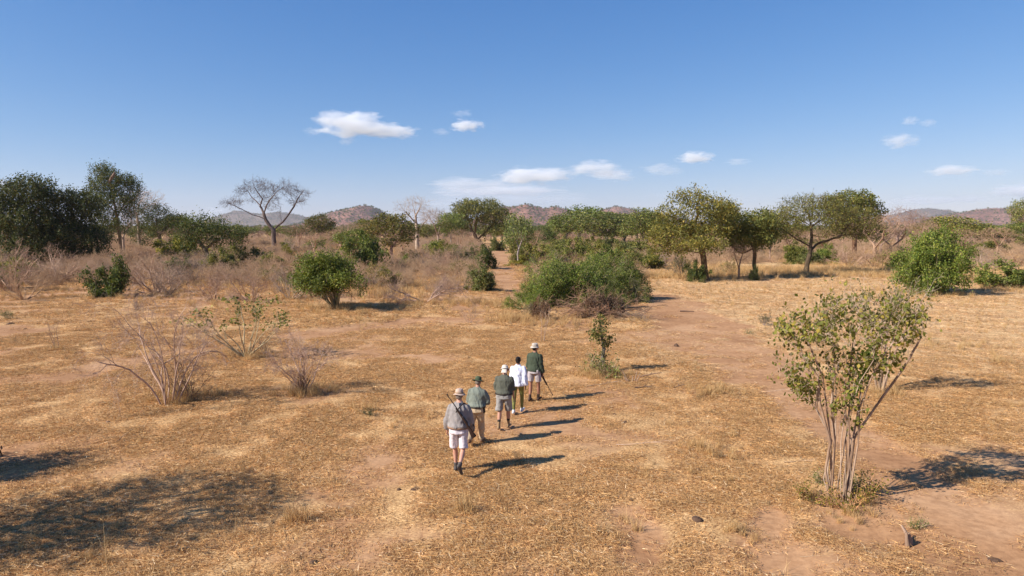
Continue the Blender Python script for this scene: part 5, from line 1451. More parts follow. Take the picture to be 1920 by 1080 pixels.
for (u, v, seed, lab, sc_) in [(1716, 985, 31, 'small green sprout above the little forked stump', .55), (1600, 915, 32, 'fresh green sprouts at the foot of the tall foreground shrub', .8), (1540, 905, 33, 'pale weed left of the foot of the tall shrub', .7), (345, 742, 34, 'green undergrowth at the foot of the silvery shrub', 1.0), (1622, 930, 37, 'dry weeds right of the foot of the tall foreground shrub', 1.3), (1590, 950, 38, 'dry weeds in front of the foot of the tall foreground shrub', 1.2), (1515, 935, 39, 'dry twiggy weed farther left of the tall foreground shrub', 1.0), (1118, 700, 40, 'grey-green twiggy growth round the foot of the stubby shrub', 2.2), (1140, 704, 41, 'second twiggy growth at the right foot of the stubby shrub', 1.8), (690, 778, 35, 'low dark weed left of the nearest walkers', .7), (1405, 625, 36, 'small leafy weed on the pale clearing', .7)]:
    t = make_shrub('weed', seed, 12, (5, 60), (.25, .5), (.004, .008), [dict(nseg=4, wob=.15, taper=.4, n=5, tmin=.2, ang=(25, 60), ratio=.5, rratio=.7), dict(nseg=2, wob=.2, taper=.5)], leaves=2, leaf=.04, lsig=.03, leaf_lev=0)
    place(t, u, v, sc_, label=lab, cat='weed', color={35: (.6, .6, .6), 37: (1.3, .95, .6), 38: (1.6, 1.1, .7), 39: (1.5, 1.1, .7)}.get(seed, (1.2, 1.2, 1.0)))

# ------------------------------------------------------------------ people
def cloth_mat(name, c, c2=None, rough=.9, bump=.35, scale=18):
    m, nt, out = mat(name)
    tc = N(nt, 'ShaderNodeTexCoord')
    n1 = noise(nt, scale, 3, .6, tc.outputs['Object']); n2 = noise(nt, 3.2, 3, .6, tc.outputs['Object'])
    c2 = c2 or tuple(q * .78 for q in c)
    col_ = ramp(nt, n2, [(.35, c2), (.62, c)])
    d = N(nt, 'ShaderNodeBsdfPrincipled', inp={'Roughness': rough, 'Specular IOR Level': .2})
    nt.links.new(col_, d.inputs['Base Color'])
    n3 = noise(nt, 6.5, 2, .5, tc.outputs['Object'])
    b0 = N(nt, 'ShaderNodeBump', inp={'Strength': min(1, bump * 2), 'Distance': .05}); nt.links.new(n3, b0.inputs['Height'])
    b = N(nt, 'ShaderNodeBump', inp={'Strength': bump, 'Distance': .006}); nt.links.new(b0.outputs[0], b.inputs['Normal'])
    nt.links.new(n1, b.inputs['Height']); nt.links.new(b.outputs[0], d.inputs['Normal'])
    nt.links.new(d.outputs[0], out.inputs[0])
    return m
def skin_mat(name, c):
    m, nt, out = mat(name)
    tc = N(nt, 'ShaderNodeTexCoord'); n2 = noise(nt, 7, 3, .6, tc.outputs['Object'])
    col_ = ramp(nt, n2, [(.35, tuple(a * b for a, b in zip(c, (.88, .80, .78)))), (.65, c)])
    d = N(nt, 'ShaderNodeBsdfPrincipled', inp={'Roughness': .5, 'Specular IOR Level': .35, 'Subsurface Weight': .08, 'Subsurface Scale': .01})
    nt.links.new(col_, d.inputs['Base Color']); nt.links.new(d.outputs[0], out.inputs[0])
    return m

def basis(d):
    d = np.array(d, float); d /= np.linalg.norm(d)
    a = np.cross(d, (0, 1, 0) if abs(d[1]) < .9 else (1, 0, 0)); a /= np.linalg.norm(a)
    return a, np.cross(d, a), d

def loft(rings, seg=20):
    """rings: (centre, rx, ry, axis_x, axis_y); closed solid"""
    V = []; Fq = []
    t = np.arange(seg) * 2 * math.pi / seg
    for (c, rx, ry, ax, ay) in rings:
        c = np.array(c, float)
        V.append(c + np.cos(t)[:, None] * np.array(ax) * rx + np.sin(t)[:, None] * np.array(ay) * ry)
    n = len(rings); V = np.concatenate(V)
    k = np.arange(seg); k2 = (k + 1) % seg
    for i in range(n - 1): Fq.append(np.stack([i * seg + k, i * seg + k2, (i + 1) * seg + k2, (i + 1) * seg + k], 1))
    V = np.concatenate([V, [np.array(rings[0][0], float)], [np.array(rings[-1][0], float)]])
    Ft = np.concatenate([np.stack([np.full(seg, len(V) - 2), k2, k], 1), np.stack([np.full(seg, len(V) - 1), (n - 1) * seg + k, (n - 1) * seg + k2], 1)])
    return V, np.concatenate(Fq), Ft

def cap(p0, p1, r0, r1, flat=1.0, ref=None, seg=14):
    p0 = np.array(p0, float); p1 = np.array(p1, float)
    a, b, d = basis(p1 - p0)
    if ref is not None:
        ref = np.array(ref, float); a = ref - d * ref.dot(d); a /= np.linalg.norm(a); b = np.cross(d, a)
    rings = []
    for q in (-.97, -.75, -.4): rings.append((p0 + d * r0 * q, r0 * math.sqrt(1 - q * q), r0 * math.sqrt(1 - q * q) * flat, a, b))
    rings.append((p0, r0, r0 * flat, a, b)); rings.append((p1, r1, r1 * flat, a, b))
    for q in (.4, .75, .97): rings.append((p1 + d * r1 * q, r1 * math.sqrt(1 - q * q), r1 * math.sqrt(1 - q * q) * flat, a, b))
    return loft(rings, seg)

def limb(p0, p1, prof, ref=(1, 0, 0), seg=16):
    """prof: list of (t, rx, ry, offset along b)"""
    p0 = np.array(p0, float); p1 = np.array(p1, float)
    _, _, d = basis(p1 - p0); ref = np.array(ref, float); a = ref - d * ref.dot(d); a /= np.linalg.norm(a); b = np.cross(d, a)
    return loft([(p0 + (p1 - p0) * q[0] + b * (q[3] if len(q) > 3 else 0), q[1], q[2], a, b) for q in prof], seg)

def ell(c, r, rot=None, seg=18):
    rot = rot or Matrix.Identity(3)
    ax = [np.array(rot @ Vector(e)) for e in ((1, 0, 0), (0, 1, 0), (0, 0, 1))]
    rings = []
    for q in np.linspace(-1, 1, 11)[1:-1]:
        a_ = math.sin(q * math.pi / 2); rr = math.sqrt(max(1e-4, 1 - a_ * a_))
        rings.append((np.array(c) + ax[2] * r[2] * a_, r[0] * rr, r[1] * rr, ax[0], ax[1]))
    return loft(rings, seg)

def solid(name, parts, voxel, mats, parent, smooth_it=4, wrinkle=0, wseed=0, wscale=.09):
    V = []; F4 = []; F3 = []; off = 0
    for (v, q, t) in parts:
        V.append(v); F4.append(q + off); F3.append(t + off); off += len(v)
    me = mk_mesh(name + '_raw', np.concatenate(V), [np.concatenate(F4), np.concatenate(F3)])
    import bmesh
    bm = bmesh.new(); bm.from_mesh(me); bmesh.ops.recalc_face_normals(bm, faces=bm.faces); bm.to_mesh(me); bm.free()
    o = bpy.data.objects.new(name, me); col.objects.link(o)
    md = o.modifiers.new('remesh', 'REMESH'); md.mode = 'VOXEL'; md.voxel_size = voxel; md.use_smooth_shade = True
    ms = o.modifiers.new('smooth', 'SMOOTH'); ms.iterations = smooth_it; ms.factor = .5
    dg = bpy.context.evaluated_depsgraph_get()
    me2 = bpy.data.meshes.new_from_object(o.evaluated_get(dg)); me2.name = name
    o.modifiers.clear(); o.data = me2; o.name = name
    bpy.data.meshes.remove(me)
    if wrinkle:
        n = len(me2.vertices); co = np.empty(n * 3, np.float32); me2.vertices.foreach_get('co', co); co = co.reshape(-1, 3)
        no = np.empty(n * 3, np.float32); me2.vertices.foreach_get('normal', no); no = no.reshape(-1, 3)
        a_ = np.arctan2(co[:, 1], co[:, 0] + 1e-4)
        f1 = fbm(co[:, 0] * 1.0 + co[:, 1] * .6, co[:, 2] * .55 + co[:, 0] * .45, wscale, wseed, 3) - .5
        f2 = 1 - np.abs(2 * fbm(co[:, 0] + co[:, 2] * .5, co[:, 2] * .35 - co[:, 1], wscale * 1.5, wseed + 3, 2) - 1)
        co += no * (f1 * 1.1 + (f2 - .7) * .8)[:, None] * wrinkle
        me2.vertices.foreach_set('co', co.ravel()); me2.update()
    for m_ in mats: me2.materials.append(m_)
    o.parent = parent
    return o

def rotx(v, a, o=(0, 0, 0)):
    v = np.array(v, float) - o; c, s_ = math.cos(a), math.sin(a)
    return np.array([v[0], v[1] * c - v[2] * s_, v[1] * s_ + v[2] * c]) + o

def person(u, v, height, heading, pose, look, label):
    """local frame: x right, y forward, z up; figure 1.75 m before scaling"""
    root = empty('person')
    lean = pose.get('lean', 0.04)
    hip_z = .93
    J = {}
    for sd, nm in ((-1, 'L'), (1, 'R')):
        th, kb, fp = pose['leg' + nm]          # thigh forward, knee bend, foot pitch (toe down)
        hip = np.array([sd * .095, 0, hip_z - .03])
        kn = hip + .43 * np.array([sd * .02 + pose.get('sway', 0), math.sin(th), -math.cos(th)])
        an = kn + .41 * np.array([-sd * .02 + pose.get('sway', 0), math.sin(th - kb), -math.cos(th - kb)])
        toe = an + np.array([sd * .02, .19 * math.cos(fp), -.06 - .19 * math.sin(fp)])
        heel = an + np.array([0, -.05 * math.cos(fp) - .04 * math.sin(fp), -.07 * math.cos(fp) + .05 * math.sin(fp)])
        J[nm] = dict(hip=hip, kn=kn, an=an, toe=toe, heel=heel)
    low = min(min(J[k]['toe'][2], J[k]['heel'][2]) for k in 'LR') - .025
    up = lambda z: np.array([0, lean * (z - hip_z) * 1.0 + .0, 0])
    bw = look.get('broad', 1.0)
    def tors(z, rx, ry, y=0.0): return (np.array([0, y, z]) + up(z), rx * bw, ry * look.get('deep', 1.0), (1, 0, 0), (0, 1, 0))
    torso = loft([tors(.84, .10, .09), tors(.88, .155, .115, -.01), tors(.95, .168, .120, -.012), tors(1.04, .150, .105), tors(1.14, .140, .10), tors(1.26, .158, .112, .005), tors(1.36, .162, .112, .0),
                  tors(1.41, .142, .095, -.005), tors(1.45, .10, .07, -.01), tors(1.50, .062, .06, -.005)], 24)
    sh = {}
    for sd, nm in ((-1, 'L'), (1, 'R')):
        fw, ab, eb, tw = pose['arm' + nm]      # forward swing, abduction, elbow bend, inward turn
        s0 = np.array([sd * .163 * bw, -.005, 1.385]) + up(1.385)
        d = np.array([sd * math.sin(ab), math.sin(fw) * math.cos(ab), -math.cos(fw) * math.cos(ab)])
        el = s0 + .29 * d
        f2 = fw + eb
        d2 = np.array([sd * math.sin(ab) * .5 - sd * math.sin(tw), math.sin(f2), -math.cos(f2)]); d2 /= np.linalg.norm(d2)
        wr = el + .25 * d2
        sh[nm] = dict(s=s0, e=el, w=wr, d=d2, sd=sd)
    hy, hp = pose.get('head', (0, 0))
    neck = np.array([0, 0, 1.49]) + up(1.49)
    rot = Matrix.Rotation(hy, 3, 'Z') @ Matrix.Rotation(-hp, 3, 'X')
    def H(p): return np.array(rot @ Vector(p)) + neck
    hc = H((0, .02, .145))
    body = [torso, cap(neck - (0, 0, .05), H((0, .012, .08)), .062, .056)]
    # head with cheeks, jaw, brow, nose, lips, ears and eye sockets' ridge
    body += [ell(H((0, .0, .155)), (.076, .094, .098), rot), ell(H((0, .030, .105)), (.058, .062, .072), rot), ell(H((0, .055, .062)), (.036, .034, .026), rot),
             cap(H((0, .094, .150)), H((0, .108, .112)), .009, .014, seg=8), cap(H((-.03, .088, .165)), H((.03, .088, .165)), .012, .012, seg=8),
             cap(H((-.018, .092, .084)), H((.018, .092, .084)), .009, .009, seg=8),
             ell(H((-.079, .0, .13)), (.010, .020, .032), rot), ell(H((.079, .0, .13)), (.010, .020, .032), rot)]
    for nm in 'LR':
        q = sh[nm]; sd = q['sd']
        body.append(ell(q['s'], (.056, .056, .056)))
        body.append(limb(q['s'], q['e'], [(0, .052, .056), (.25, .050, .054), (.55, .045, .050), (.85, .038, .041), (1.03, .036, .040)]))
        body.append(limb(q['e'], q['w'], [(-.05, .036, .040), (.12, .041, .043), (.3, .041, .041), (.6, .033, .032), (.85, .026, .028), (1.0, .026, .022), (1.08, .024, .02)]))
        w_ = q['w']; d_ = q['d']
        fwd = np.array([0, 1.0, 0]); b_ = fwd - d_ * fwd.dot(d_); b_ /= np.linalg.norm(b_)      # knuckle line runs front to back
        inn = np.array([-sd, 0, 0.]); inn = inn - d_ * inn.dot(d_); inn -= b_ * inn.dot(b_); inn /= np.linalg.norm(inn)
        body.append(limb(w_, w_ + d_ * .09, [(-.1, .024, .02), (.3, .036, .018), (.75, .041, .016), (1.0, .038, .013)], ref=b_))
        curl = pose.get('grip' + nm, .35)
        for fi, (off_, ln_) in enumerate(((.029, .068), (.010, .077), (-.010, .072), (-.029, .056))):
            k0 = w_ + d_ * .085 + b_ * off_
            a1 = curl; a2 = curl * 2.0; a3 = curl * 2.9
            p1 = k0 + ln_ * .45 * (d_ * math.cos(a1) + inn * math.sin(a1)); p2 = p1 + ln_ * .32 * (d_ * math.cos(a2) + inn * math.sin(a2)); p3 = p2 + ln_ * .25 * (d_ * math.cos(a3) + inn * math.sin(a3))
            body += [cap(k0 - d_ * .02, p1, .0095, .0085, seg=8), cap(p1, p2, .0085, .0078, seg=8), cap(p2, p3, .0078, .0068, seg=8)]
        t0 = w_ + d_ * .03 + b_ * .030; t1 = t0 + d_ * .032 + b_ * .024 + inn * .012; t2 = t1 + d_ * .028 + b_ * .004 + inn * .012
        body += [cap(t0 - d_ * .01, t1, .014, .0115, seg=8), cap(t1, t2, .011, .0085, seg=8)]
    lg = look.get('legw', 1.0)
    for nm in 'LR':
        q = J[nm]
        body.append(ell(q['hip'] + (0, -.022, .02), (.088 * lg, .098 * lg, .09)))
        body.append(limb(q['hip'], q['kn'], [(-.05, .085 * lg, .092 * lg), (.2, .082 * lg, .09 * lg), (.5, .068 * lg, .074 * lg), (.8, .055 * lg, .057 * lg), (1.0, .052 * lg, .056 * lg), (1.05, .05 * lg, .052 * lg)]))
        body.append(limb(q['kn'], q['an'], [(-.05, .05 * lg, .053 * lg), (.08, .05 * lg, .052 * lg), (.28, .055 * lg, .060 * lg, -.012), (.5, .047 * lg, .050 * lg, -.006), (.75, .035, .037), (.95, .033, .036), (1.05, .034, .038)]))
        body.append(cap(q['heel'] + (0, 0, .03), q['toe'] + (0, 0, .022), .034, .026))
    solid('body', body, .0085, [skin_mat('skin', look['skin'])], root, 3)
    # face details
    for sd in (-1, 1):
        v_, q_, t_ = ell(H((sd * .031, .087, .142)), (.011, .008, .007), rot, 10)
        link('eye', mk_mesh('eye', v_, [q_, t_], [look['eye']], [0, 0], smooth_=True), root)
    # shirt
    e = look.get('loose', .02)
    hem = look.get('hem', .93)
    rr = [tors(hem, .160 + e * 1.2, .118 + e * 1.2, -.012), tors(hem + .04, .164 + e * 1.4, .12 + e * 1.4, -.012), tors(1.08, .150 + e * 1.3, .106 + e * 1.4), tors(1.17, .148 + e * 1.1, .104 + e * 1.3, -.004), tors(1.27, .164 + e, .114 + e, .0), tors(1.36, .164 + e * .8, .115 + e * .8, -.004),
          tors(1.41, .146 + e * .5, .098 + e * .6, -.008), tors(1.455, .110 + e * .3, .076 + e * .4, -.012), tors(1.482, .080, .074, -.008), tors(1.492, .074, .07, -.006)]
    shirt = [loft(rr, 28)]
    sl_ = look.get('sleeve', 1.0)        # 1 to the wrist, 0.5 ends at the elbow
    for nm in 'LR':
        q = sh[nm]
        shirt.append(ell(q['s'], (.058 + e * .25, .058 + e * .4, .056 + e * .2)))
        g = e * 1.0
        shirt.append(limb(q['s'], q['e'], [(-.1, .050 + g * .2, .055 + g * .3), (.15, .054 + g * .45, .058 + g * .6), (.5, .050 + g * .7, .054 + g * .8), (.8, .046 + g * .8, .05 + g * .9), (1.0, .042 + g * .8, .046 + g * .9)] + ([(1.08, .04 + g * .6, .045 + g * .8)] if sl_ > .55 else [])))
        if sl_ > .55:
            m_ = (sl_ - .5) * 2
            shirt.append(limb(q['e'], q['w'], [(-.06, .044 + g * .8, .048 + g * .9), (.2 * m_, .048 + g, .049 + g), (.6 * m_, .042 + g, .043 + g), (.9 * m_, .034 + g * .8, .035 + g * .8), (.97 * m_, .034 + g * .5, .034 + g * .5)]))
    o = solid('shirt', shirt, .011, [look['shirt']], root, 4, wrinkle=.026 + e * .28, wseed=int(u))
    # collar
    v_, q_, t_ = loft([(neck + (0, -.014, -.025), .088, .082, (1, 0, 0), (0, 1, .25)), (neck + (0, -.014, -.01), .086, .080, (1, 0, 0), (0, 1, .25)), (neck + (0, -.012, .018), .070, .068, (1, 0, 0), (0, 1, .25))], 20)
    link('collar', mk_mesh('collar', v_, [q_, t_], [look['shirt']], [0, 0], smooth_=True), root)
    # trousers, shorts or leggings
    kind = look['legs']; le = {'shorts': .030, 'trousers': .026, 'leggings': .006}[kind]
    if kind == 'shorts': le = look.get('short_loose', le)
    tr = [loft([tors(.82, .13, .11), tors(.86, .170 + le * .5, .140 + le * .5, -.016), tors(.95, .180 + le * .3, .137 + le * .3, -.016), tors(1.02, .162 + le * .2, .118 + le * .2, -.006), tors(1.045, .154 + le * .2, .110 + le * .2, -.002)], 26)]
    for nm in 'LR':
        q = J[nm]
        if kind == 'shorts':
            end = look.get('short_end', .86); sdv = np.array([.018 if nm == 'R' else -.018, 0, 0])
            tr.append(ell(q['hip'] + (0, -.035, .03), (.098 * lg, .115 * lg, .10)))
            tr.append(limb(q['hip'] + sdv * .3, q['kn'] + sdv, [(-.1, .088 * lg + le * .3, .10 * lg + le * .6), (.2, .085 * lg + le * .4, .098 * lg + le * .8), (.5, .074 * lg + le * .6, .084 * lg + le), (end - .03, .066 * lg + le * .8, .076 * lg + le), (end, .064 * lg + le * .8, .074 * lg + le)]))
        else:
            tr.append(limb(q['hip'], q['kn'], [(-.1, .088 * lg + le * .6, .10 * lg + le * .6), (.2, .086 * lg + le * .8, .094 * lg + le * .8), (.5, .070 * lg + le, .076 * lg + le), (.8, .057 * lg + le, .06 * lg + le), (1.0, .053 * lg + le, .057 * lg + le), (1.06, .05 * lg + le * .8, .052 * lg + le * .8)]))
            tr.append(limb(q['kn'], q['an'], [(-.06, .052 * lg + le, .055 * lg + le), (.2, .054 * lg + le, .056 * lg + le, -.005), (.5, .046 * lg + le * 1.1, .048 * lg + le * 1.1, -.004), (.85, .036 + le * 1.3, .038 + le * 1.3), (.98 if kind == 'trousers' else .9, .036 + le * 1.3, .038 + le * 1.3)]))
    solid({'shorts': 'shorts', 'trousers': 'trousers', 'leggings': 'leggings'}[kind], tr, .011, [look['pants']], root, 4, wrinkle=.026 if kind != 'leggings' else .003, wseed=int(v))
    if look.get('belt'):
        zb = hem + .01
        v_, q_, t_ = loft([tors(zb - .022, .168 + e * 1.1, .124 + e * 1.1, -.012), tors(zb - .02, .171 + e * 1.2, .127 + e * 1.2, -.012), tors(zb + .014, .171 + e * 1.2, .127 + e * 1.2, -.012), tors(zb + .016, .165 + e * 1.1, .12 + e * 1.1, -.012)], 30)
        link('belt', mk_mesh('belt', v_, [q_, t_], [look['belt']], [0, 0], smooth_=True), root)
    if look.get('pouch'):
        px, py = look['pouch']
        v_, q_, t_ = loft([((px, py, .83), .034, .028, (1, 0, 0), (0, 1, 0)), ((px, py, .86), .048, .036, (1, 0, 0), (0, 1, 0)), ((px, py, .94), .048, .036, (1, 0, 0), (0, 1, 0)), ((px, py, .965), .036, .026, (1, 0, 0), (0, 1, 0))], 12)
        link('belt_pouch', mk_mesh('belt_pouch', v_, [q_, t_], [look['dark']], [0, 0], smooth_=True), root)
    # boots, socks
    for nm in 'LR':
        q = J[nm]
        hh = look.get('boot_h', .10)
        d = (q['kn'] - q['an']); d /= np.linalg.norm(d)
        sole = [cap(q['heel'] + (0, .0, .035), (q['heel'] + q['toe']) / 2 + (0, 0, .036), .043, .042), cap((q['heel'] + q['toe']) / 2 + (0, 0, .034), q['toe'] + (0, 0, .024), .044, .036, flat=.8, ref=(1, 0, 0)),
                limb(q['an'] - d * .02, q['an'] + d * hh, [(-.1, .046, .052), (.5, .046, .050), (.92, .045, .048), (1, .043, .046)])]
        solid('boot' if look.get('boots', True) else 'sneaker', sole, .011, [look['shoe']], root, 3)
        if look.get('sock'):
            v_, q_, t_ = limb(q['an'] + d * (hh - .03), q['an'] + d * (hh + .035), [(0, .044, .046), (.1, .047, .050), (.9, .047, .051), (1, .044, .046)])
            link('sock', mk_mesh('sock', v_, [q_, t_], [look['sock']], [0, 0], smooth_=True), root)
    # hair
    hr = look.get('hair')
    if hr:
        hb = [ell(H((0, -.012, .158)), (.084, .098, .100), rot), ell(H((0, -.045, .115)), (.072, .062, .07), rot)]
        if look.get('bun'): hb.append(ell(H((.01, -.105, .20)), (.045, .036, .038), rot))
        if look.get('short_hair'): hb = [ell(H((0, -.04, .125)), (.072, .060, .07), rot), ell(H((0, -.012, .17)), (.079, .090, .09), rot)]
        solid('hair', hb, .008, [hr], root, 2, wrinkle=.006, wseed=5, wscale=.03)
    hat = look.get('hat')
    if hat:
        br, hm, droop = hat['brim'], hat['h'], hat.get('droop', .02)
        seg = 36; t = np.arange(seg) * 2 * math.pi / seg
        prof = [(.088, .098, .0), (.088, .099, .02), (.084, .095, .5), (.078, .088, .85), (.062, .070, 1.0), (.03, .035, 1.02), (.001, .001, .99)]
        rgh = np.random.default_rng(int(u))
        V = []; z0 = .185
        wav = .5 * np.sin(2 * t + rgh.uniform(0, 6)) + .3 * np.sin(3 * t + rgh.uniform(0, 6))
        V.append([H((math.cos(a) * (.088 + br), -.01 + math.sin(a) * (.098 + br), z0 - droop + .014 * w_ - .006)) for a, w_ in zip(t, wav)])
        V.append([H((math.cos(a) * (.088 + br), -.01 + math.sin(a) * (.098 + br), z0 - droop + .014 * w_)) for a, w_ in zip(t, wav)])
        V.append([H((math.cos(a) * (.088 + br * .5), -.01 + math.sin(a) * (.098 + br * .5), z0 - droop * .4 + .006 * w_ + .003)) for a, w_ in zip(t, wav)])
        crown0 = len(V)
        for rx, ry, f in prof: V.append([H((math.cos(a) * rx, -.01 + math.sin(a) * ry, z0 + f * hm + (.0 if f < .9 else -.008 * math.cos(a) ** 2))) for a in t])
        Vh = np.array(V).reshape(-1, 3); k = np.arange(seg); k2 = (k + 1) % seg
        Fq = [np.stack([i * seg + k, i * seg + k2, (i + 1) * seg + k2, (i + 1) * seg + k], 1) for i in range(len(V) - 1)]
        Fq.append(np.stack([3 * seg + k2, 3 * seg + k, 0 * seg + k, 0 * seg + k2], 1))
        o = link('hat', mk_mesh('hat', Vh, [np.concatenate(Fq)], [hat['mat']], smooth_=True), root)
        if hat.get('band'):
            v_, q_, t_ = loft([(H((0, -.01, z0 + .004)), .0885, .0985, np.array(rot @ Vector((1, 0, 0))), np.array(rot @ Vector((0, 1, 0)))), (H((0, -.01, z0 + .006)), .0905, .1015, np.array(rot @ Vector((1, 0, 0))), np.array(rot @ Vector((0, 1, 0)))),
                               (H((0, -.01, z0 + .034)), .0895, .100, np.array(rot @ Vector((1, 0, 0))), np.array(rot @ Vector((0, 1, 0)))), (H((0, -.01, z0 + .036)), .084, .094, np.array(rot @ Vector((1, 0, 0))), np.array(rot @ Vector((0, 1, 0))))], 30)
            ob_ = link('hat_band', mk_mesh('hat_band', v_, [q_, t_], [hat['band']], [0, 0], smooth_=True), o)
        if hat.get('flap'):
            fl = [limb(H((0, -.075, .20)), H((0, -.10, .02)), [(0, .07, .03), (.4, .076, .028), (.8, .084, .028), (1, .088, .026)])]
            solid('neck_flap', fl, .010, [hat['mat']], o, 3, wrinkle=.01, wseed=3)
    k = height / 1.75
    X, Y = gnd(u, v)
    root.scale = (k, k, k)
    root.rotation_euler = (0, 0, -heading)
    root.location = (X, Y, float(gz(X, Y)) - low * k)
    tag(root, label, 'person', 'people walking in single file')
    for nm in 'LR': sh[nm]['root'] = root
    return root, sh, -low

HEAD_ANG = R(15)
M_DARK = cloth_mat('dark_leather', (.03, .022, .018), rough=.6)
M_EYE = cloth_mat('eye_dark', (.05, .035, .03), rough=.3, bump=0)
M_HAIR = cloth_mat('hair_black', (.018, .012, .010), (.008, .006, .005), rough=.5, bump=.8, scale=60)
M_HAIR2 = cloth_mat('hair_grey', (.28, .22, .17), (.16, .12, .09), rough=.6, bump=.8, scale=60)
M_BELT_TAN = cloth_mat('tan_leather', (.30, .17, .10), rough=.6)
common = dict(eye=M_EYE, dark=M_DARK)
P1, S1, L1 = person(861, 886, 1.82, R(8), dict(lean=.10, sway=.012, legL=(.14, .12, .0), legR=(-.26, .70, .95), armL=(.02, .27, .25, .02), armR=(.10, .20, .35, .05), gripL=.3, gripR=.4, head=(0, .12)),
    dict(common, skin=(.56, .30, .21), shirt=cloth_mat('taupe_shirt', (.29, .255, .235)), legs='shorts', pants=cloth_mat('offwhite_shorts', (.66, .58, .58), (.56, .49, .50)), belt=M_BELT_TAN, loose=.042, broad=1.10, deep=1.12, legw=1.0, hem=.965, short_loose=.040, short_end=.90,
         shoe=cloth_mat('grey_boots', (.10, .085, .075), rough=.8), boot_h=.10, hair=M_HAIR2, short_hair=True, hat=dict(brim=.045, h=.105, droop=.018, mat=cloth_mat('beige_hat', (.52, .38, .29), (.44, .31, .24)), band=cloth_mat('sandy_band', (.36, .24, .15)))),
    'walker in grey shirt and off-white shorts, rifle slung on the back, last in line')
P2, S2, L2 = person(894, 832, 1.66, R(14), dict(lean=.16, legL=(-.28, .35, .25), legR=(.22, .15, .0), armL=(.15, .25, .9, .35), armR=(.10, .30, 1.05, .25), gripL=.5, gripR=.5, head=(-.05, .35)),
    dict(common, skin=(.42, .22, .14), shirt=cloth_mat('sage_shirt', (.19, .205, .165)), legs='trousers', pants=cloth_mat('khaki_trousers', (.50, .36, .22)), belt=M_DARK, loose=.038, broad=1.16, legw=1.08, hem=.985, sleeve=.62, pouch=(.20, -.03),
         shoe=cloth_mat('brown_boots', (.22, .12, .07), rough=.8), boot_h=.13, hair=M_HAIR2, short_hair=True, hat=dict(brim=.072, h=.10, droop=.015, mat=cloth_mat('green_hat', (.085, .105, .055), (.065, .08, .045)), band=cloth_mat('green_band', (.06, .075, .04)))),
    'walker in sage green shirt, khaki trousers and wide green hat, second from the nearest')
P3, S3, L3_ = person(945, 803, 1.72, R(12), dict(lean=.12, legL=(-.20, .18, .20), legR=(.20, .12, .0), armL=(.05, .16, .45, .30), armR=(.02, .14, .22, .0), gripL=.4, gripR=.35, head=(.05, .50)),
    dict(common, skin=(.50, .27, .18), shirt=cloth_mat('olive_shirt', (.105, .105, .078)), legs='shorts', pants=cloth_mat('grey_shorts', (.30, .275, .25)), belt=M_DARK, loose=.034, broad=1.18, legw=1.1, hem=.975, sleeve=.60, short_loose=.036, short_end=.93,
         shoe=cloth_mat('tan_boots', (.33, .20, .10), rough=.8), boot_h=.16, sock=M_DARK, hat=dict(brim=.038, h=.082, droop=.03, mat=cloth_mat('cream_hat', (.66, .58, .48), (.58, .50, .42)), flap=True)),
    'walker in dark olive shirt and grey shorts with bowed head in a cream cap')
P4, S4, L4 = person(971, 773, 1.68, R(14), dict(lean=.06, legL=(-.15, .10, .10), legR=(.26, .20, -.1), armL=(.10, .12, .30, .05), armR=(-.22, .20, .25, .0), gripL=.3, gripR=.3, head=(0, .08)),
    dict(common, skin=(.26, .13, .08), shirt=cloth_mat('white_shirt', (.74, .74, .80), (.68, .68, .76)), legs='leggings', pants=cloth_mat('olive_leggings', (.20, .20, .06)), loose=.048, broad=1.0, legw=1.0, hem=.86,
         shoe=cloth_mat('white_sneakers', (.74, .72, .70), rough=.6), boots=False, boot_h=.05, hair=M_HAIR, bun=True),
    'walker with black hair, loose white shirt and olive leggings, second from the front')
P5, S5, L5 = person(1002, 751, 1.80, R(24), dict(lean=.05, legL=(-.12, .10, .08), legR=(.16, .12, -.05), armL=(.10, .16, .50, .10), armR=(-.02, .14, .18, -.05), gripL=.5, gripR=.75, head=(-.55, .05)),
    dict(common, skin=(.34, .165, .10), shirt=cloth_mat('forest_shirt', (.060, .074, .046)), legs='shorts', pants=cloth_mat('stone_shorts', (.46, .40, .39)), loose=.036, broad=1.06, legw=1.05, hem=.92, short_loose=.034, short_end=.72, pouch=(-.215, -.04),
         shoe=cloth_mat('dark_boots', (.075, .045, .032), rough=.8), boot_h=.13, hair=M_HAIR, short_hair=True, hat=dict(brim=.045, h=.10, droop=.03, mat=cloth_mat('stone_hat', (.50, .43, .36), (.42, .36, .30)), band=cloth_mat('stone_band', (.36, .30, .24)))),
    'leading walker in dark green shirt and stone shorts with a grey hat')

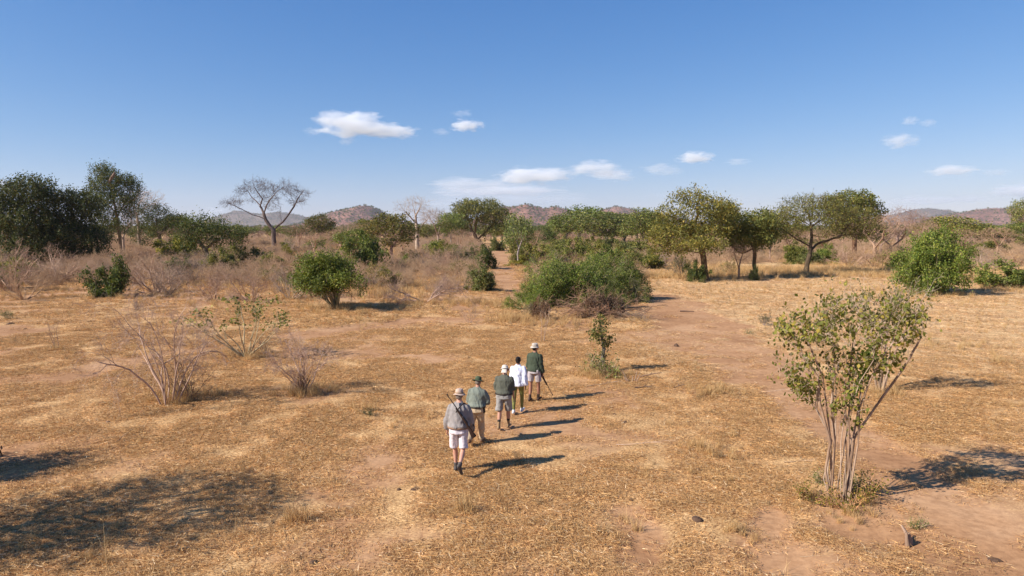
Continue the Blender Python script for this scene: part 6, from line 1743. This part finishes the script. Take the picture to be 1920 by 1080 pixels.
# rifles: built along +x from butt to muzzle, z up
def rifle(label, sling=None):
    t = empty('rifle')
    wood = bark_mat('walnut', (.022, .011, .008), (.05, .023, .014), 9, False)
    m, nt, out = mat('gun_steel'); d = N(nt, 'ShaderNodeBsdfPrincipled', inp={'Base Color': (.03, .03, .032, 1), 'Roughness': .35, 'Metallic': .8}); nt.links.new(d.outputs[0], out.inputs[0])
    def L(name, rings, m_):
        v_, q_, t_ = loft([((x_, 0, z_), ry, rz, (0, 1, 0), (0, 0, 1)) for x_, z_, ry, rz in rings], 12)
        return link(name, mk_mesh(name, v_, [q_, t_], [m_], [0, 0], smooth_=True), t)
    L('stock', [(0, -.055, .018, .055), (.015, -.055, .021, .062), (.12, -.045, .020, .050), (.24, -.03, .018, .032), (.30, -.028, .017, .027), (.36, -.012, .02, .028), (.50, -.008, .021, .026), (.72, -.006, .017, .018), (.76, -.004, .012, .012)], wood)
    L('barrel', [(.42, .012, .015, .015), (.58, .013, .012, .012), (1.12, .013, .0085, .0085), (1.13, .013, .008, .008)], m)
    L('receiver', [(.34, .006, .014, .016), (.36, .012, .017, .02), (.50, .012, .017, .02), (.52, .012, .014, .016)], m)
    v_, q_, t_ = cap((.37, -.02, .01), (.36, -.075, -.005), .006, .011, seg=8); link('bolt_handle', mk_mesh('bolt_handle', v_, [q_, t_], [m], [0, 0], smooth_=True), t)
    gd = np.array([(.34, 0, -.03), (.35, 0, -.062), (.39, 0, -.068), (.42, 0, -.035)]); v_, f_ = tubes(gd, np.array([-1, 0, 1, 2]), np.full(4, .004), 6); link('trigger_guard', mk_mesh('trigger_guard', v_, [f_], [m], smooth_=True), t)
    L('front_sight', [(1.09, .026, .003, .006), (1.11, .03, .003, .012), (1.12, .026, .003, .006)], m)
    tag(t, label, 'rifle')
    return t
def aim(t, p, d, upv):
    x = Vector(d).normalized(); z = Vector(upv); z = (z - x * z.dot(x)).normalized(); y = z.cross(x)
    M = Matrix((x, y, z)).transposed().to_4x4(); M.translation = Vector(p); t.matrix_world = M
def wpt(root, p):
    k = root.scale[0]; return root.location + Matrix.Rotation(root.rotation_euler[2], 3, 'Z') @ (Vector(p) * k)
r1 = rifle('dark bolt-action rifle slung diagonally across the back of the nearest walker')
b0 = wpt(P1, (.42, -.20, .84)); b1 = wpt(P1, (-.215, -.175, 1.68))
aim(r1, b0, (b1 - b0), wpt(P1, (.6, -.2, 1.3)) - wpt(P1, (.0, -.2, 1.0)))
# sling over the right shoulder
sp = [wpt(P1, q_) for q_ in ((-.02, -.20, 1.33), (.05, -.175, 1.43), (.105, -.12, 1.49), (.125, -.03, 1.50), (.135, .08, 1.43), (.16, .16, 1.25), (.24, .14, 1.08), (.33, .02, .98), (.36, -.16, .93))]
vS, fS = tubes(np.array([tuple(q_) for q_ in sp]), np.array([-1] + list(range(8))), np.full(9, .013), 6)
inv = r1.matrix_world.inverted(); vS = np.array([tuple(inv @ Vector(q_)) for q_ in vS])
link('sling', mk_mesh('sling', vS, [fS], [M_DARK], smooth_=True), r1)
r2 = rifle('rifle carried muzzle down in the right hand of the leading walker')
hw = S5['R']['w'] + S5['R']['d'] * .10 + np.array([-.015, 0, 0])
hnd = wpt(P5, hw); dirv = (wpt(P5, hw + np.array([.30, .10, -.62])) - hnd).normalized()
aim(r2, hnd - dirv * .44, dirv, (.2, .3, 1))

# ------------------------------------------------------------------ clouds, outside the haze
def cloud_mat(name, dens, seed, scale):
    m, nt, out = mat(name)
    tc = N(nt, 'ShaderNodeTexCoord')
    nz = N(nt, 'ShaderNodeTexNoise', inp={'Scale': scale, 'Detail': 5, 'Roughness': .58})
    mp = N(nt, 'ShaderNodeMapping', inp={'Location': (seed * 3.1, seed * 1.7, seed)})
    nt.links.new(tc.outputs['Object'], mp.inputs[0]); nt.links.new(mp.outputs[0], nz.inputs['Vector'])
    ln = N(nt, 'ShaderNodeVectorMath', operation='LENGTH'); nt.links.new(tc.outputs['Object'], ln.inputs[0])
    a_ = math_(nt, 'SUBTRACT', math_(nt, 'MULTIPLY', nz.outputs[0], 3.1), math_(nt, 'MULTIPLY', math_(nt, 'POWER', ln.outputs['Value'], 1.6), 1.15))
    d_ = math_(nt, 'MULTIPLY', math_(nt, 'SUBTRACT', a_, .82), 1.9, True)
    v = N(nt, 'ShaderNodeVolumePrincipled', inp={'Color': (1, 1, 1, 1), 'Anisotropy': .0})
    nt.links.new(math_(nt, 'MULTIPLY', d_, dens), v.inputs['Density'])
    nt.links.new(v.outputs[0], out.inputs['Volume'])
    return m
CLOUDS = [  # u, v, width px, height px, strength, label
    (666, 233, 128, 46, 1.3, 'largest bright cloud, left body'), (732, 246, 104, 24, 1.1, 'lower right wing of the largest bright cloud'), (656, 264, 30, 16, .3, 'wisp just under the largest bright cloud'),
    (876, 235, 60, 22, .9, 'small bright cloud right of the largest one'), (868, 213, 40, 14, .22, 'faint wisp above the small bright cloud'), (830, 247, 34, 12, .25, 'faint wisp left of the small bright cloud'), (596, 246, 40, 16, .22, 'faint wisp left of the largest bright cloud'),
    (988, 331, 110, 32, 1.2, 'brightest puff of the central cloud bank'), (1036, 328, 80, 26, .8, 'right end of the central cloud bank'), (885, 346, 150, 26, .8, 'left upper layer of the central cloud bank'), (905, 359, 180, 22, 1.0, 'left bright lower layer of the central cloud bank'), (975, 357, 170, 22, .9, 'middle lower layer of the central cloud bank'),
    (900, 378, 230, 30, .45, 'flat pale base of the central cloud bank, left'), (1020, 372, 200, 30, .38, 'flat pale base of the central cloud bank, right'),
    (1112, 316, 100, 28, .8, 'rounded cloud right of the central bank'), (1148, 329, 90, 20, .6, 'lower strip beneath the rounded cloud'), (1236, 318, 76, 22, .4, 'dim small cloud in the middle right'), (1298, 296, 66, 22, .9, 'bright little cloud above the tallest grove tree'), (1376, 303, 46, 13, .3, 'tiny faint cloud right of the bright little one'),
    (1674, 264, 64, 26, .5, 'pale small cloud high on the right'), (1690, 227, 34, 16, .3, 'tiny puff highest on the right'), (1723, 230, 28, 16, .25, 'second tiny puff high on the right'), (1772, 320, 84, 20, .75, 'flat bright cloud on the right'), (1853, 323, 50, 13, .3, 'faint strip right of the flat bright cloud'),
    (1716, 376, 130, 18, .6, 'long low strip over the far right hills'), (1800, 374, 120, 20, .5, 'right part of the low strip over the far hills'), (1912, 358, 110, 30, 1.0, 'bright cloud cut by the right edge'), (2, 348, 50, 26, 1.1, 'white cloud behind the dark trees at the left edge'),
    (408, 395, 46, 13, .35, 'tiny low cloud left of the tall bare tree'), (1290, 366, 150, 16, .22, 'thin veil above the grove'), (1360, 372, 120, 14, .18, 'second thin veil above the grove'),
]
rc = np.random.default_rng(9)
for k, (u, v, w_, h_, st, lab) in enumerate(CLOUDS):
    el_ = math.atan((540 - v) / F) - PITCH
    dist = 950 / math.tan(el_) if el_ > .02 else 47000
    dist = min(max(dist, 8200), 30000)
    s = dist / F
    z = CAM_H + dist * math.tan(el_)
    ico = None
    th = np.linspace(0, 2 * math.pi, 17)[:-1]
    V_, Q_, T_ = ell((0, 0, 0), (1, 1, 1), None, 16)
    rx, rz_ = w_ * s * .64, h_ * s * .66
    ry = rx * .8
    o = link('cloud', mk_mesh('cloud', V_, [Q_, T_], [cloud_mat('cloud_vapour', 1.9 * st ** 1.5 / ry, k + 1, 2.1)], [0, 0]))
    o.location = ((u - 960) * s / math.cos(PITCH), dist, z); o.scale = (rx, ry, rz_)
    tag(o, lab, 'cloud')

# ------------------------------------------------------------------ haze
mh, nt, out = mat('air_haze')
vp = N(nt, 'ShaderNodeVolumePrincipled', inp={'Color': (.80, .88, 1.0, 1), 'Density': 5.5e-5, 'Anisotropy': .2})
nt.links.new(vp.outputs[0], out.inputs['Volume'])
x0, x1, y0, y1, z0, z1 = -6600, 6600, -150, 7700, -14, 330
Vb = [(x0, y0, z0), (x1, y0, z0), (x1, y1, z0), (x0, y1, z0), (x0, y0, z1), (x1, y0, z1), (x1, y1, z1), (x0, y1, z1)]
hz = link('haze', mk_mesh('haze', Vb, [np.array([(0, 3, 2, 1), (4, 5, 6, 7), (0, 1, 5, 4), (1, 2, 6, 5), (2, 3, 7, 6), (3, 0, 4, 7)])], [mh]))
tag(hz, 'thin blue dusty air lying between the plain and the hills', None, None, 'stuff')
print('script seconds', round(time.time() - T_START, 1))
